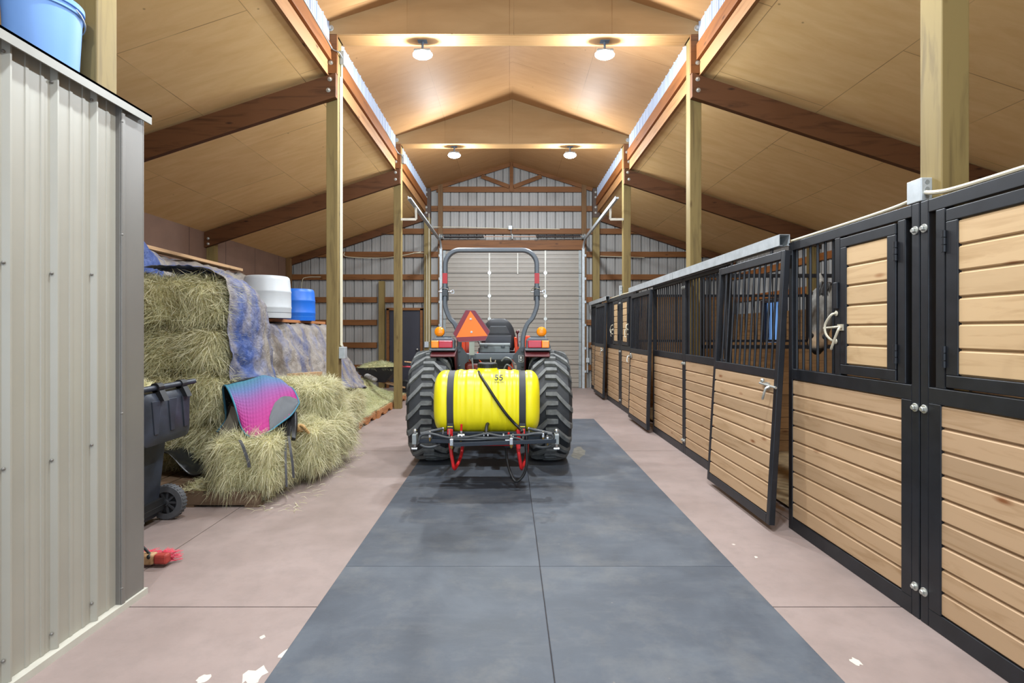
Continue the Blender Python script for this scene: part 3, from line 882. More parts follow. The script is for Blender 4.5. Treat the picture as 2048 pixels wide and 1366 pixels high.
def track(y0, y1, label):
    r = empty('door_track', (2.06, (y0 + y1) / 2, 2.2), label, 'track', 'galvanised sliding door tracks')
    x0, x1, z0, z1 = 2.035, 2.115, 2.13, 2.215
    mb = MB()   # open box section with a slot below
    mb.box(x0, x1, y0, y1, z1 - 0.003, z1); mb.box(x0, x0 + 0.003, y0, y1, z0, z1 - 0.003); mb.box(x1 - 0.003, x1, y0, y1, z0, z1 - 0.003)
    mb.box(x0 + 0.003, x0 + 0.025, y0, y1, z0, z0 + 0.003); mb.box(x1 - 0.025, x1 - 0.003, y0, y1, z0, z0 + 0.003)
    mb.build('rail', M['galv'], r)
    n = int((y1 - y0) / 0.8) + 1
    for k in range(n):
        y = y0 + 0.06 + (y1 - y0 - 0.12) * k / max(1, n - 1)
        mb = MB(); mb.box(x1 - 0.0, x1 + 0.012, y - 0.03, y + 0.03, 2.151, z1 - 0.004); mb.build('track_bracket', M['black'], r)
track(3.96, 6.56, 'galvanised door track over the leaning stall door')
track(6.57, 8.98, 'galvanised door track over the middle stall door')
track(11.08, 13.5, 'galvanised door track over the farthest stall door')

# partitions between the stalls: plank wall below, bars above
for k, y in enumerate(JY[:3]):
    r = empty('stall_partition', (4.0, y, 0), ['plank and bar partition nearest the camera, behind the feed doors', 'plank and bar partition behind the middle support post', 'plank and bar partition behind the farthest support post'][k], 'partition', 'partitions between stalls')
    x0, x1 = XR + 0.15, WR - 0.15
    ya, yb = y - 0.022, y + 0.022
    mb = MB()
    for z in (1.27, 2.13): mb.box(x0, x1, ya, yb, z, z + 0.045)
    mb.box(x0, x0 + 0.045, ya, yb, 0, 2.13); mb.box(x1 - 0.045, x1, ya, yb, 0, 2.13); mb.box((x0 + x1) / 2, (x0 + x1) / 2 + 0.045, ya, yb, 1.31, 2.13)
    mb.build('frame', M['black'], r)
    mb = MB(); h = 1.24 / 9
    for q in range(9): mb.box(x0 + 0.045, x1 - 0.045, ya + 0.004, yb - 0.004, 0.03 + q * h, 0.03 + (q + 1) * h - 0.006)
    mb.build('plank_infill', M['plankx'], r)
    n = 30
    for q in range(n):
        x = x0 + 0.1 + (x1 - x0 - 0.2) * q / (n - 1)
        mb = MB(); mb.tube([(x, y, 1.31), (x, y, 2.14)], 0.008, 6, cap=False); mb.build('bar', M['black'], r, smooth=True)
# bedding on the stall floors
def bedding(y0, y1, sd):
    n = 34; m = 34; vs_ = []; fs_ = []
    x0, x1 = XS + 0.21, WR - 0.16
    for i in range(n + 1):
        for j in range(m + 1):
            x = x0 + (x1 - x0) * i / n; yy = y0 + (y1 - y0) * j / m
            vs_.append((x, yy, 0.025 + 0.02 * noise.noise((x * 2.1, yy * 2.1, sd))))
    for i in range(n):
        for j in range(m):
            a = i * (m + 1) + j; fs_.append((a, a + m + 1, a + m + 2, a + 1))
    mb = MB(); mb.add(vs_, fs_)
    return mb.build('stall_bedding', plain('bedding_%d' % sd, '#86704f', 0.9, 0, 0.35, 12, 0.4), smooth=True)
bd = ['bedding of shavings in the stall nearest the camera', 'bedding of shavings in the stall with the horse', 'bedding of shavings in the middle stall', 'bedding of shavings in the farthest stall']
for k, (a, b) in enumerate(((-0.9, 2.67), (2.73, 6.33), (6.39, 9.99), (10.05, 13.5))):
    tag(bedding(a, b, k), bd[k], 'bedding', kind='stuff')

# cream cables and junction boxes along the stall tops
def cable(name, label, pts, r_, box=None, n=5, matl='pipe'):
    e = empty(name, pts[0], label, 'conduit')
    mb = MB(); mb.tube(cat(pts, n), r_, 8); mb.build('pipe', M[matl], e, smooth=True)
    for (c, sz) in box or []:
        mb = MB(); mb.box(c[0] - sz[0] / 2, c[0] + sz[0] / 2, c[1] - sz[1] / 2, c[1] + sz[1] / 2, c[2] - sz[2] / 2, c[2] + sz[2] / 2); b = mb.build('junction_box', M['galv'], e, bev=0.004)
        mb = MB()
        for dz in (-0.3, 0.0, 0.3): mb.lathe([(0.012, 0), (0.012, 0.002)], (c[0] + 0.0, c[1] - sz[1] / 2, c[2] + dz * sz[2]), (0, -1, 0), 12)
        mb.build('knockout', M['galvd'], b)
    return e
cable('power_cable', 'cream power cable along the near stall top, from the junction box toward the camera', [(2.135, 2.70, 2.20), (2.125, 2.62, 2.18), (2.12, 2.5, 2.166), (2.12, 2.2, 2.162), (2.12, 1.45, 2.162)], 0.011, [((2.14, 2.74, 2.215), (0.06, 0.10, 0.12))])
cable('power_cable', 'cream power cable sagging from the junction box to the galvanised track', [(2.135, 2.80, 2.18), (2.12, 2.93, 2.166), (2.12, 3.3, 2.162), (2.12, 3.94, 2.162)], 0.010)
cable('power_cable', 'short cream cable with small box on top of the far stalls', [(2.12, 9.0, 2.162), (2.12, 9.5, 2.163), (2.125, 9.85, 2.17), (2.125, 10.6, 2.163), (2.12, 11.0, 2.162)], 0.011, [((2.13, 10.06, 2.25), (0.05, 0.07, 0.2))])
# ================================================================== TRACTOR
TX = -0.215                    # centre line
AY = 6.10; RT = 0.632; TW = 0.455
M['tyre'] = plain('tyre_rubber', '#27292c', 0.62, 0, 0.3, 14, 0.15)
M['lug'] = plain('dusty_tread_lug', '#6a6c6b', 0.75, 0, 0.4, 16, 0.2)
M['orange'] = plain('orange_paint', '#e2471a', 0.35, 0, 0.05)
M['tgrey'] = plain('grey_tractor_paint', '#565c63', 0.4, 0.1, 0.08)
M['tdark'] = plain('dark_grey_paint', '#3b4045', 0.45, 0.1, 0.1)
M['maroon'] = plain('dark_red_fender', '#4a1216', 0.5, 0, 0.1)
M['redp'] = plain('red_paint', '#c8181c', 0.4, 0, 0.1)
M['amber'] = plain('amber_plastic', '#f08a0c', 0.2, 0, 0.05)
M['redlens'] = plain('red_lens', '#b11528', 0.2, 0, 0.08)
M['refl'] = plain('red_reflector', '#a3141a', 0.35, 0, 0.05)
M['chrome'] = plain('chrome', '#c9ccce', 0.25, 0.85, 0.1)
M['yellow'] = plain('yellow_tank', '#e6d815', 0.36, 0, 0.015, 2)
M['smvo'] = plain('fluorescent_orange', '#ff7404', 0.4, 0, 0.03)
M['smvr'] = plain('dark_red_retroreflector', '#780f1e', 0.35, 0, 0.06)
M['hose'] = plain('grey_hose', '#3c3f42', 0.5, 0, 0.1)
M['hoseb'] = plain('black_hose', '#151617', 0.5, 0, 0.1)
M['bluedark'] = plain('blue_black_steel', '#242a33', 0.4, 0.2, 0.15)
M['seat'] = plain('seat_vinyl', '#2b2c30', 0.5, 0, 0.1)
M['decal'] = plain('white_decal', '#e9e9e6', 0.5, 0, 0.02)

TR = empty('tractor', (TX, AY, 0), 'compact orange and grey tractor seen from behind, with roll bar and orange triangle sign', 'tractor')


def tyre(cx, side, R0=RT, Wd=TW, ay=AY, nl=20, lug_h=0.036, name='rear_tyre'):
    hw = Wd / 2
    rb = R0 - lug_h
    prof = [(-hw * 0.80, R0 * 0.50), (-hw * 0.98, R0 * 0.62), (-hw * 1.0, R0 * 0.76), (-hw * 0.94, R0 * 0.87), (-hw * 0.80, rb * 0.975), (-hw * 0.4, rb * 0.995), (0, rb),
            (hw * 0.4, rb * 0.995), (hw * 0.80, rb * 0.975), (hw * 0.94, R0 * 0.87), (hw * 1.0, R0 * 0.76), (hw * 0.98, R0 * 0.62), (hw * 0.80, R0 * 0.50)]
    mb = MB()
    mb.lathe([(r, x) for x, r in prof], (cx, ay, R0), (1, 0, 0), 64, cap=False)
    def rsurf(x):
        ax = abs(x) / hw
        pts = [(0, rb), (0.4, rb * 0.995), (0.80, rb * 0.975), (0.94, R0 * 0.87), (1.0, R0 * 0.76)]
        for (a, ra), (b, rb_) in zip(pts, pts[1:]):
            if ax <= b: return ra + (rb_ - ra) * (ax - a) / (b - a)
        return pts[-1][1]
    # lugs: flat block at the middle bending down and outward to the shoulder
    for sgn in (1, -1):
        for k in range(nl):
            th0 = 2 * math.pi * (k + (0.5 if sgn < 0 else 0)) / nl
            st = [(-0.28, 0.0), (-0.05, 0.0), (0.22, 0.0), (0.34, 0.035), (0.62, 0.105), (0.84, 0.155), (0.955, 0.185), (1.0, 0.20)]
            rings = []
            for q, (xx, off) in enumerate(st):
                x = sgn * xx * hw
                base = rsurf(x) - 0.006
                top = min(R0 * (1 - 0.02 * xx * xx), base + lug_h + 0.006)
                if xx > 0.9: top = base + lug_h * 0.8
                if xx >= 1.0: top = base + 0.012
                wl = 0.062 if q > 2 else 0.052
                if q == 0: wl = 0.044
                t0 = th0 - off / R0
                ring = []
                for (rr, dw) in ((base, wl * 0.62), (top, wl * 0.42), (top, -wl * 0.42), (base, -wl * 0.62)):
                    a = t0 + dw / R0
                    # angle measured so that the rear face runs from bottom (0) to top
                    y = ay - rr * math.sin(a); z = R0 - rr * math.cos(a)
                    ox = sgn * (0.006 if (xx > 0.9) else 0)
                    ring.append((cx + x + ox, y, z))
                rings.append(ring)
            mb.m = 1; mb.loft(rings); mb.m = 0
    t = mb.build(name, [M['tyre'], M['lug']], TR, smooth=30)
    return t


for s in (-1, 1):
    cx = TX + s * 0.66
    tyre(cx, s)
    mb = MB()
    mb.lathe([(0.30, -0.20), (0.325, -0.20), (0.31, -0.17), (0.29, -0.14), (0.285, 0.14), (0.31, 0.17), (0.325, 0.20), (0.30, 0.20)], (cx, AY, RT), (1, 0, 0), 40, cap=False)
    mb.lathe([(0.29, s * 0.03), (0.22, s * 0.05), (0.12, s * 0.02), (0.10, s * 0.09), (0.03, s * 0.10)], (cx, AY, RT), (1, 0, 0), 32)
    w_ = mb.build('rear_wheel', M['orange'], TR, smooth=True)
    bolts(w_, [(cx + s * 0.05, AY + 0.16 * math.cos(k * math.pi / 4), RT + 0.16 * math.sin(k * math.pi / 4)) for k in range(8)], (s, 0, 0), 0.014, 'wheel_bolt')
    # front wheels
    fx = TX + s * 0.56; fr = 0.36; fy = AY + 1.78
    tyre(fx, s, fr, 0.26, fy, 16, 0.024, 'front_tyre')
    mb = MB(); mb.lathe([(0.17, -0.11), (0.19, -0.11), (0.17, -0.07), (0.165, 0.07), (0.19, 0.11), (0.17, 0.11)], (fx, fy, fr), (1, 0, 0), 28, cap=False)
    mb.lathe([(0.17, s * 0.02), (0.08, s * 0.05), (0.02, s * 0.08)], (fx, fy, fr), (1, 0, 0), 24); mb.build('front_wheel', M['orange'], TR, smooth=True)
    # fenders: arch over the inner half of the tyre with an inner side wall
    xi, xo = TX + s * 0.385, TX + s * 0.66
    rings = []
    for i in range(15):
        a = R(62 + i * 7.2)
        r1 = 0.70
        y = AY - r1 * math.cos(a); z = RT + r1 * math.sin(a) * 0.93
        yi = AY - 0.30 * math.cos(a); zi = RT + 0.35 * math.sin(a)
        rings.append([(xi, yi, zi), (xi, y, z), (xo, y, z), (xo, y + 0.012 * math.cos(a), z - 0.012), (xi + s * 0.012, y + 0.012 * math.cos(a), z - 0.012), (xi + s * 0.012, yi, zi)])
    mb = MB(); mb.loft(rings); fd = mb.build('fender', M['maroon'], TR, smooth=30, bev=0.004)
    # tail lamp pod on the fender
    px0, px1 = sorted((TX + s * 0.40, TX + s * 0.672)); yl = 5.86
    mb = MB()
    zt0, zt1 = 1.275, 1.41
    pod = [(px0, zt0), (px1, zt0), (px1 + 0.004, zt0 + 0.03), (px1 - 0.03, zt1 - 0.01), (px1 - 0.06, zt1), (px0 + 0.03, zt1), (px0 + 0.004, zt1 - 0.03)]
    if s < 0: pod = [(px0, zt0), (px1, zt0), (px1 - 0.004, zt1 - 0.03), (px1 - 0.03, zt1), (px0 + 0.06, zt1), (px0 + 0.03, zt1 - 0.01), (px0 - 0.004, zt0 + 0.03)]
    mb.prism([(x, yl, z) for x, z in pod], (0, 0.16, 0))
    mb.box(px0 - 0.012, px1 + 0.012, yl - 0.012, yl + 0.15, zt0 - 0.014, zt0 + 0.012)
    pd = mb.build('lamp_pod', M['tgrey'], TR, bev=0.01)
    xm = px0 + (px1 - px0) * (0.36 if s < 0 else 0.64)
    for nm, a, b, mt in (('amber_lens', px0 + 0.015, xm, 'amber') if s < 0 else ('amber_lens', xm, px1 - 0.015, 'amber'), ('red_lens', xm, px1 - 0.02, 'redlens') if s < 0 else ('red_lens', px0 + 0.02, xm, 'redlens')):
        mb = MB(); mb.box(a, b, yl - 0.024, yl + 0.006, zt0 + 0.022, zt1 - 0.032); mb.build(nm, M[mt], pd, bev=0.008)
    mb = MB(); mb.box(px0 + 0.06, px1 - 0.05, yl + 0.07, yl + 0.13, zt1, zt1 + 0.014); mb.build('lamp_base', M['tdark'], pd)
    # round amber warning lamp
    bx_ = TX + s * 0.578; zb_ = 1.476; yb_ = 5.94
    mb = MB(); mb.tube([(bx_, yb_ + 0.03, zt1), (bx_, yb_ + 0.03, zb_)], 0.016, 10); mb.lathe([(0.056, 0), (0.056, 0.03)], (bx_, yb_ + 0.02, zb_), (0, 1, 0), 28); mb.build('lamp_stem', M['tdark'], pd, smooth=True)
    mb = MB(); mb.lathe([(0.004, -0.034), (0.022, -0.032), (0.023, -0.027), (0.038, -0.024), (0.039, -0.019), (0.052, -0.012), (0.056, 0), (0.056, 0.02), (0.004, 0.03)], (bx_, yb_, zb_), (0, 1, 0), 32); mb.build('warning_lamp', M['amber'], pd, smooth=30)

# roll bar
def P(px, py, y):              # photo estimate to metres at depth y
    return V(((px - 1019) * y / 1050, y, 1.49 - (py - 661) * y / 1050))
RY = 6.12
zt_, zh, zs, ze = 2.425, 1.94, 1.745, 1.465
ht, hl = 0.533, 0.372
def rop(pts, name, mt='tgrey', w=0.052, d=0.075):
    mb = MB()
    rings = []
    n = len(pts)
    for i, p in enumerate(pts):
        p = V(p); t = (V(pts[min(i + 1, n - 1)]) - V(pts[max(i - 1, 0)])).normalized()
        sd = t.cross(V((0, 1, 0))).normalized()
        e = 0.012
        ring = []
        for a, b in ((-w / 2 + e, -d / 2), (w / 2 - e, -d / 2), (w / 2, -d / 2 + e), (w / 2, d / 2 - e), (w / 2 - e, d / 2), (-w / 2 + e, d / 2), (-w / 2, d / 2 - e), (-w / 2, -d / 2 + e)):
            ring.append(p + sd * a + V((0, 1, 0)) * b)
        rings.append(ring)
    mb.loft(rings)
    return mb.build(name, M[mt], TR, smooth=35)
c = 0.17
top = [(TX - ht, RY, zh + 0.02), (TX - ht, RY, zt_ - c)]
for i in range(1, 9):
    a = R(90 * i / 8); top.append((TX - ht + c - c * math.cos(a), RY, zt_ - c + c * math.sin(a)))
for i in range(9):
    a = R(90 * i / 8); top.append((TX + ht - c + c * math.sin(a), RY, zt_ - c + c * math.cos(a)))
top += [(TX + ht, RY, zh + 0.02)]
rb_ = rop(top, 'roll_bar')
for s in (-1, 1):
    low = [(TX + s * ht, RY, zh + 0.01)] + [tuple(p) for p in cat([(TX + s * ht, RY, zh - 0.07), (TX + s * ht, RY, zs + 0.03), (TX + s * (ht - 0.045), RY, zs - 0.10), (TX + s * (hl + 0.045), RY, ze + 0.09), (TX + s * hl, RY, ze - 0.06), (TX + s * hl, RY, 1.25)], 5)] + [(TX + s * hl, RY, 0.72)]
    rop(low, 'roll_bar_post')
    # folding joint with pin and clip
    mb = MB()
    for sg in (-1, 1): mb.box(TX + s * ht + sg * 0.030 - 0.004, TX + s * ht + sg * 0.030 + 0.004, RY - 0.05, RY + 0.05, zh - 0.10, zh + 0.06)
    mb.box(TX + s * ht - 0.027, TX + s * ht + 0.027, RY - 0.048, RY + 0.045, zh - 0.05, zh + 0.02)
    hj = mb.build('folding_joint', M['tdark'], TR, bev=0.003)
    mb = MB(); mb.tube([(TX + s * ht - 0.075, RY, zh), (TX + s * ht + 0.075, RY, zh)], 0.011, 10)
    mb.tube(cat([(TX + s * ht + 0.06, RY - 0.012, zh + 0.01), (TX + s * ht + 0.095, RY - 0.012, zh + 0.02), (TX + s * ht + 0.10, RY - 0.012, zh - 0.015), (TX + s * ht + 0.07, RY - 0.012, zh - 0.015)], 5), 0.004, 6)
    mb.tube(cat([(TX + s * ht - 0.07, RY - 0.014, zh), (TX + s * ht - 0.045, RY - 0.04, zh + 0.04), (TX + s * ht + 0.03, RY - 0.05, zh + 0.03), (TX + s * ht + 0.055, RY - 0.03, zh)], 5), 0.004, 6)
    mb.build('joint_pin', M['chrome'], hj, smooth=True)
    mb = MB(); mb.box(TX + s * ht - 0.0275, TX + s * ht + 0.0275, RY - 0.0395, RY - 0.0375, zh + 0.095, zh + 0.215); mb.build('red_reflector', M['refl'], TR)
    # lower bracket plate with sloping gusset
    pl = [(TX + s * 0.30, 1.035), (TX + s * 0.40, 1.035), (TX + s * 0.40, 1.30), (TX + s * 0.335, 1.30), (TX + s * 0.29, 1.235), (TX + s * 0.255, 1.20), (TX + s * 0.255, 1.14), (TX + s * 0.30, 1.10)]
    mb = MB(); mb.prism([(x, RY - 0.055, z) for x, z in pl], (0, 0.012, 0)); bp = mb.build('bracket_plate', M['tdark'], TR, bev=0.002)
    bolts(bp, [(TX + s * 0.365, RY - 0.055, z) for z in (1.08, 1.255)], r=0.012, mat='tdark')
    if s > 0:
        mb = MB(); cx_, cz_ = TX + 0.347, 1.165
        mb.box(cx_ - 0.029, cx_ + 0.029, RY - 0.0575, RY - 0.0555, cz_ - 0.04, cz_ + 0.04); dc = mb.build('warning_sticker', M['hoseb'], bp)
        mb = MB(); y0, y1 = RY - 0.0590, RY - 0.0577
        for (a, b, cc, d) in ((-0.028, 0.028, 0.036, 0.039), (-0.028, 0.028, -0.039, -0.036), (-0.028, -0.025, -0.036, 0.036), (0.025, 0.028, -0.036, 0.036), (-0.016, 0.016, -0.022, -0.014)): mb.box(cx_ + a, cx_ + b, y0, y1, cz_ + cc, cz_ + d)
        mb.bar((cx_ - 0.014, y0, cz_ + 0.022), (cx_ + 0.014, y0, cz_ - 0.006), 0.006, 0.001, (0, 1, 0)); mb.bar((cx_ + 0.014, y0, cz_ + 0.022), (cx_ - 0.014, y0, cz_ - 0.006), 0.006, 0.001, (0, 1, 0)); mb.box(cx_ - 0.01, cx_ + 0.01, y0, y1, cz_ + 0.018, cz_ + 0.024)
        mb.build('sticker_mark', M['decal'], dc)
mb = MB(); mb.box(TX - 0.30, TX + 0.30, RY - 0.05, RY + 0.03, 1.155, 1.225); mb.build('cross_bar', M['tgrey'], TR, bev=0.006)

# slow moving vehicle sign
SY = 5.98
def sgn(px, py, y=SY): p = P(px, py, y); return (p.x, y, p.z)
out = [(931.6, 620), (950, 620.7), (979.7, 662.4), (970.5, 681), (917.3, 684), (906.3, 667)]
mb = MB(); mb.prism([sgn(*p) for p in out], (0, 0.004, 0)); sm = mb.build('slow_vehicle_sign', M['smvr'], TR)
mb = MB(); mb.prism([sgn(p[0], p[1], SY - 0.0015) for p in ((940.8, 621.8), (975.2, 671.8), (912.6, 674.6))], (0, 0.0014, 0)); mb.build('orange_triangle', M['smvo'], sm)
q = [sgn(*p) for p in out]
mb = MB(); mb.tube([(x, SY + 0.002, z) for x, _, z in q], 0.004, 6, closed=True); mb.build('sign_edge', plain('sign_edge_grey', '#6d6168', 0.5), sm)
bolts(sm, [sgn(941.5, 638, SY - 0.002), sgn(943, 664, SY - 0.002)], r=0.008)
mb = MB(); mb.box(TX - 0.245, TX - 0.185, SY + 0.006, SY + 0.02, 1.21, 1.55); mb.build('sign_post', plain('sign_post_grey', '#8f948a', 0.45, 0.2), TR)

# seat, tool box, controls
def rsq(cx, cy, z, hx, hy, n=24, e=3.2):
    out = []
    for k in range(n):
        a = 2 * math.pi * k / n; ca, sa = math.cos(a), math.sin(a)
        out.append((cx + hx * math.copysign(abs(ca) ** (2 / e), ca), cy + hy * math.copysign(abs(sa) ** (2 / e), sa), z))
    return out
SX = TX + 0.085; SYy = 6.62
rings = []
for z, hx, yy, hy in ((1.24, 0.19, 0.0, 0.07), (1.32, 0.215, -0.01, 0.075), (1.42, 0.215, -0.03, 0.07), (1.52, 0.19, -0.05, 0.06), (1.58, 0.155, -0.06, 0.055), (1.625, 0.11, -0.065, 0.045), (1.64, 0.06, -0.065, 0.03)):
    rings.append(rsq(SX - 0.01, SYy + yy, z, hx, hy))
mb = MB(); mb.loft(rings); sb = mb.build('seat_back', M['seat'], TR, smooth=50)
mb = MB()
for z0, z1, hx0, hx1, yy in ((1.27, 1.43, 0.16, 0.165, -0.082), (1.45, 1.545, 0.145, 0.10, -0.098)):
    mb.prism([(SX - 0.01 - hx0, SYy + yy - 0.004, z0), (SX - 0.01 + hx0, SYy + yy - 0.004, z0), (SX - 0.01 + hx1, SYy + yy - 0.022 - 0.0, z1), (SX - 0.01 - hx1, SYy + yy - 0.022, z1)], (0, 0.03, 0))
mb.build('back_panel', plain('panel_grey', '#4a4c51', 0.45), sb, bev=0.008)
mb = MB(); mb.loft([rsq(SX, SYy + 0.22, 1.12, 0.21, 0.22), rsq(SX, SYy + 0.22, 1.17, 0.235, 0.24), rsq(SX, SYy + 0.22, 1.23, 0.22, 0.23)]); mb.build('seat_cushion', M['seat'], TR, smooth=50)
mb = MB(); mb.box(TX + 0.0, TX + 0.22, 6.3, 6.6, 0.95, 1.12); mb.build('seat_base', M['tdark'], TR)
TB = (958, 1020.5)
xa, xb = (TB[0] - 1019) * 6.2 / 1050, (TB[1] - 1019) * 6.2 / 1050
mb = MB(); mb.box(xa + 0.006, xb - 0.006, 6.2, 6.38, 1.225, 1.31); tb = mb.build('tool_box', plain('box_grey', '#6a7172', 0.5), TR, bev=0.012)
mb = MB(); mb.box(xa, xb, 6.19, 6.385, 1.308, 1.338); mb.build('box_lid', plain('lid_grey', '#83898a', 0.5), tb, bev=0.01)
for x in (xa + 0.085, xb - 0.085):
    mb = MB(); mb.box(x - 0.022, x + 0.022, 6.183, 6.20, 1.288, 1.318); mb.build('box_latch', M['tdark'], tb, bev=0.003)
mb = MB(); mb.tube(cat([P(1036, 693, 6.3), P(1035.5, 680, 6.32), P(1035, 668, 6.35)], 5), 0.008, 8); mb.sphere(P(1035, 664, 6.35), (0.02, 0.02, 0.024)); mb.build('hitch_lever', plain('maroon_lever', '#4e1a20', 0.4), TR, smooth=True)
mb = MB(); mb.tube(cat([P(1037, 691, 6.45), P(1037.5, 676, 6.45), P(1038, 661, 6.45)], 4), 0.005, 6); mb.sphere(P(1038, 660.5, 6.45), 0.008, 10, 6); mb.build('throttle_lever', M['chrome'], TR, smooth=True)
# orange cowls beside the seat, with lettering
t_ = []
mb = MB()
mb.prism([(TX - 0.33, 6.34, 1.02), (TX - 0.20, 6.34, 1.02), (TX - 0.23, 6.34, 1.20), (TX - 0.265, 6.34, 1.36), (TX - 0.325, 6.34, 1.38)], (0, 0.25, 0)); cw = mb.build('seat_cowl', M['orange'], TR, bev=0.012)
mb = MB(); mb.prism([(TX + 0.285, 6.45, 1.16), (TX + 0.345, 6.45, 1.16), (TX + 0.335, 6.45, 1.26), (TX + 0.30, 6.45, 1.41), (TX + 0.27, 6.45, 1.41)], (0, 0.2, 0)); mb.build('seat_cowl', M['orange'], TR, bev=0.012)
def text(txt, size, loc, rot, mt, parent, name, ext=0.0015, sx=1.0, proj=None):
    cu = bpy.data.curves.new(name, 'FONT'); cu.body = txt; cu.size = size; cu.extrude = ext; cu.offset = size * 0.02; cu.align_x = 'CENTER'; cu.align_y = 'CENTER'
    tmp = bpy.data.objects.new(name, cu); COL.objects.link(tmp)
    dg = bpy.context.evaluated_depsgraph_get(); me = bpy.data.meshes.new_from_object(tmp.evaluated_get(dg)); bpy.data.objects.remove(tmp)
    mx = Matrix.Translation(loc) @ Euler(rot).to_matrix().to_4x4() @ Matrix.Diagonal((sx, 1, 1, 1))
    me.transform(mx)
    if proj:
        for v in me.vertices: v.co = proj(v.co)
    me.materials.clear(); me.materials.append(mt)
    o = bpy.data.objects.new(name, me); link(o, parent)
    return o
text('KU', 0.11, (TX - 0.262, 6.338, 1.145), (R(90), 0, 0), M['decal'], cw, 'lettering')
# body: transmission, hood, dash, wheel, floor, front axle, loader
mb = MB(); mb.box(TX - 0.25, TX + 0.25, 5.83, 6.5, 0.62, 0.93); mb.box(TX - 0.16, TX + 0.16, 6.4, 7.9, 0.48, 0.8); mb.tube([(TX - 0.62, AY, RT), (TX + 0.62, AY, RT)], 0.095, 16); mb.build('transmission', M['tdark'], TR, bev=0.02)
mb = MB(); mb.box(TX - 0.24, TX + 0.24, 6.25, 6.42, 0.9, 1.16); mb.build('hydraulic_housing', M['hoseb'], TR, bev=0.02)
mb = MB(); mb.prism([(TX - 0.10, 6.16, 1.0), (TX - 0.055, 6.16, 0.99), (TX - 0.115, 6.16, 1.12), (TX - 0.145, 6.16, 1.15)], (0, 0.05, 0)); mb.prism([(TX + 0.19, 6.16, 1.0), (TX + 0.235, 6.16, 1.03), (TX + 0.23, 6.16, 1.09), (TX + 0.20, 6.16, 1.08)], (0, 0.05, 0)); mb.build('hitch_cover', M['orange'], TR, bev=0.006)
mb = MB(); mb.box(TX - 0.285, TX - 0.13, 6.1, 6.2, 0.93, 1.10); mb.build('lift_cylinder', plain('dull_red', '#7a2a1c', 0.5), TR, bev=0.015)
for pts in ([(1003, 722, 6.0), (1012, 715, 5.98), (1024, 722, 5.98), (1030, 745, 6.05)], [(1008, 738, 6.0), (1014, 729, 5.98), (1025, 738, 6.0), (1030, 752, 6.05)], [(944, 716, 6.0), (946, 735, 5.98), (947, 752, 6.0)]):
    mb = MB(); mb.tube(cat([P(*p) for p in pts], 6), 0.009, 8); mb.build('hydraulic_line', M['galvd'], TR, smooth=True)
mb = MB(); mb.tube(cat([P(981.5, 715, 6.06), P(981.3, 722, 6.05), P(983.5, 727, 6.04), P(988, 727, 6.03), P(990.5, 723, 6.03), P(990.8, 720, 6.03)], 6), 0.006, 8); mb.build('tow_hook', plain('cream_hook', '#c9bfa6', 0.4, 0.3), TR, smooth=True)
mb = MB(); mb.box(TX - 0.42, TX + 0.42, 6.42, 7.25, 0.62, 0.66); mb.build('foot_platform', M['tdark'], TR, bev=0.01)
mb = MB(); mb.loft([rsq(TX, 7.55, 0.72, 0.27, 0.55), rsq(TX, 7.55, 1.0, 0.28, 0.56), rsq(TX, 7.5, 1.17, 0.25, 0.5), rsq(TX, 7.45, 1.23, 0.19, 0.42)]); mb.build('hood', M['orange'], TR, smooth=50)
mb = MB(); mb.box(TX - 0.2, TX + 0.2, 6.95, 7.1, 0.8, 1.27); mb.build('dash', M['tdark'], TR, bev=0.02)
mb = MB(); mb.tube([(TX, 6.98, 1.22), (TX, 6.88, 1.36)], 0.015, 8); ring = [(TX + 0.19 * math.cos(a), 6.88 + 0.17 * math.sin(a), 1.36 + 0.09 * math.sin(a)) for a in [k * math.pi / 14 for k in range(28)]]; mb.tube(ring, 0.014, 8, closed=True)
for a in (0.5, 2.6, 4.7): mb.tube([(TX, 6.88, 1.36), (TX + 0.19 * math.cos(a), 6.88 + 0.17 * math.sin(a), 1.36 + 0.09 * math.sin(a))], 0.01, 6)
mb.build('steering_wheel', M['hoseb'], TR, smooth=True)
mb = MB(); mb.box(TX - 0.5, TX + 0.5, AY + 1.72, AY + 1.84, 0.30, 0.42); mb.box(TX - 0.12, TX + 0.12, 7.6, 8.05, 0.4, 0.72); mb.build('front_axle', M['tdark'], TR, bev=0.015)
for s in (-1, 1):
    mb = MB(); mb.bar((TX + s * 0.44, 7.0, 1.33), (TX + s * 0.44, 8.0, 1.18), 0.07, 0.12); mb.bar((TX + s * 0.44, 7.96, 1.22), (TX + s * 0.44, 8.75, 0.42), 0.07, 0.12); mb.box(TX + s * 0.44 - 0.045, TX + s * 0.44 + 0.045, 6.95, 7.1, 0.66, 1.42); mb.build('loader_arm', M['orange'], TR, bev=0.01)
mb = MB(); mb.prism([(TX - 0.8, 8.75, 0.1), (TX - 0.8, 9.25, 0.06), (TX - 0.8, 9.25, 0.09), (TX - 0.8, 8.82, 0.16), (TX - 0.8, 8.78, 0.56), (TX - 0.8, 8.72, 0.56)], (1.6, 0, 0)); mb.build('loader_bucket', M['tdark'], TR)
# three-point arms and drawbar
for s in (-1, 1):
    mb = MB(); mb.bar((TX + s * 0.22, 6.0, 0.5), (TX + s * 0.36, 5.32, 0.44), 0.035, 0.07); mb.bar((TX + s * 0.24, 5.95, 0.92), (TX + s * 0.31, 5.6, 0.47), 0.025, 0.03); mb.build('lift_arm', M['tdark'], TR)
mb = MB(); mb.box(TX - 0.04, TX + 0.04, 5.62, 6.2, 0.33, 0.36); mb.build('drawbar', M['tdark'], TR)

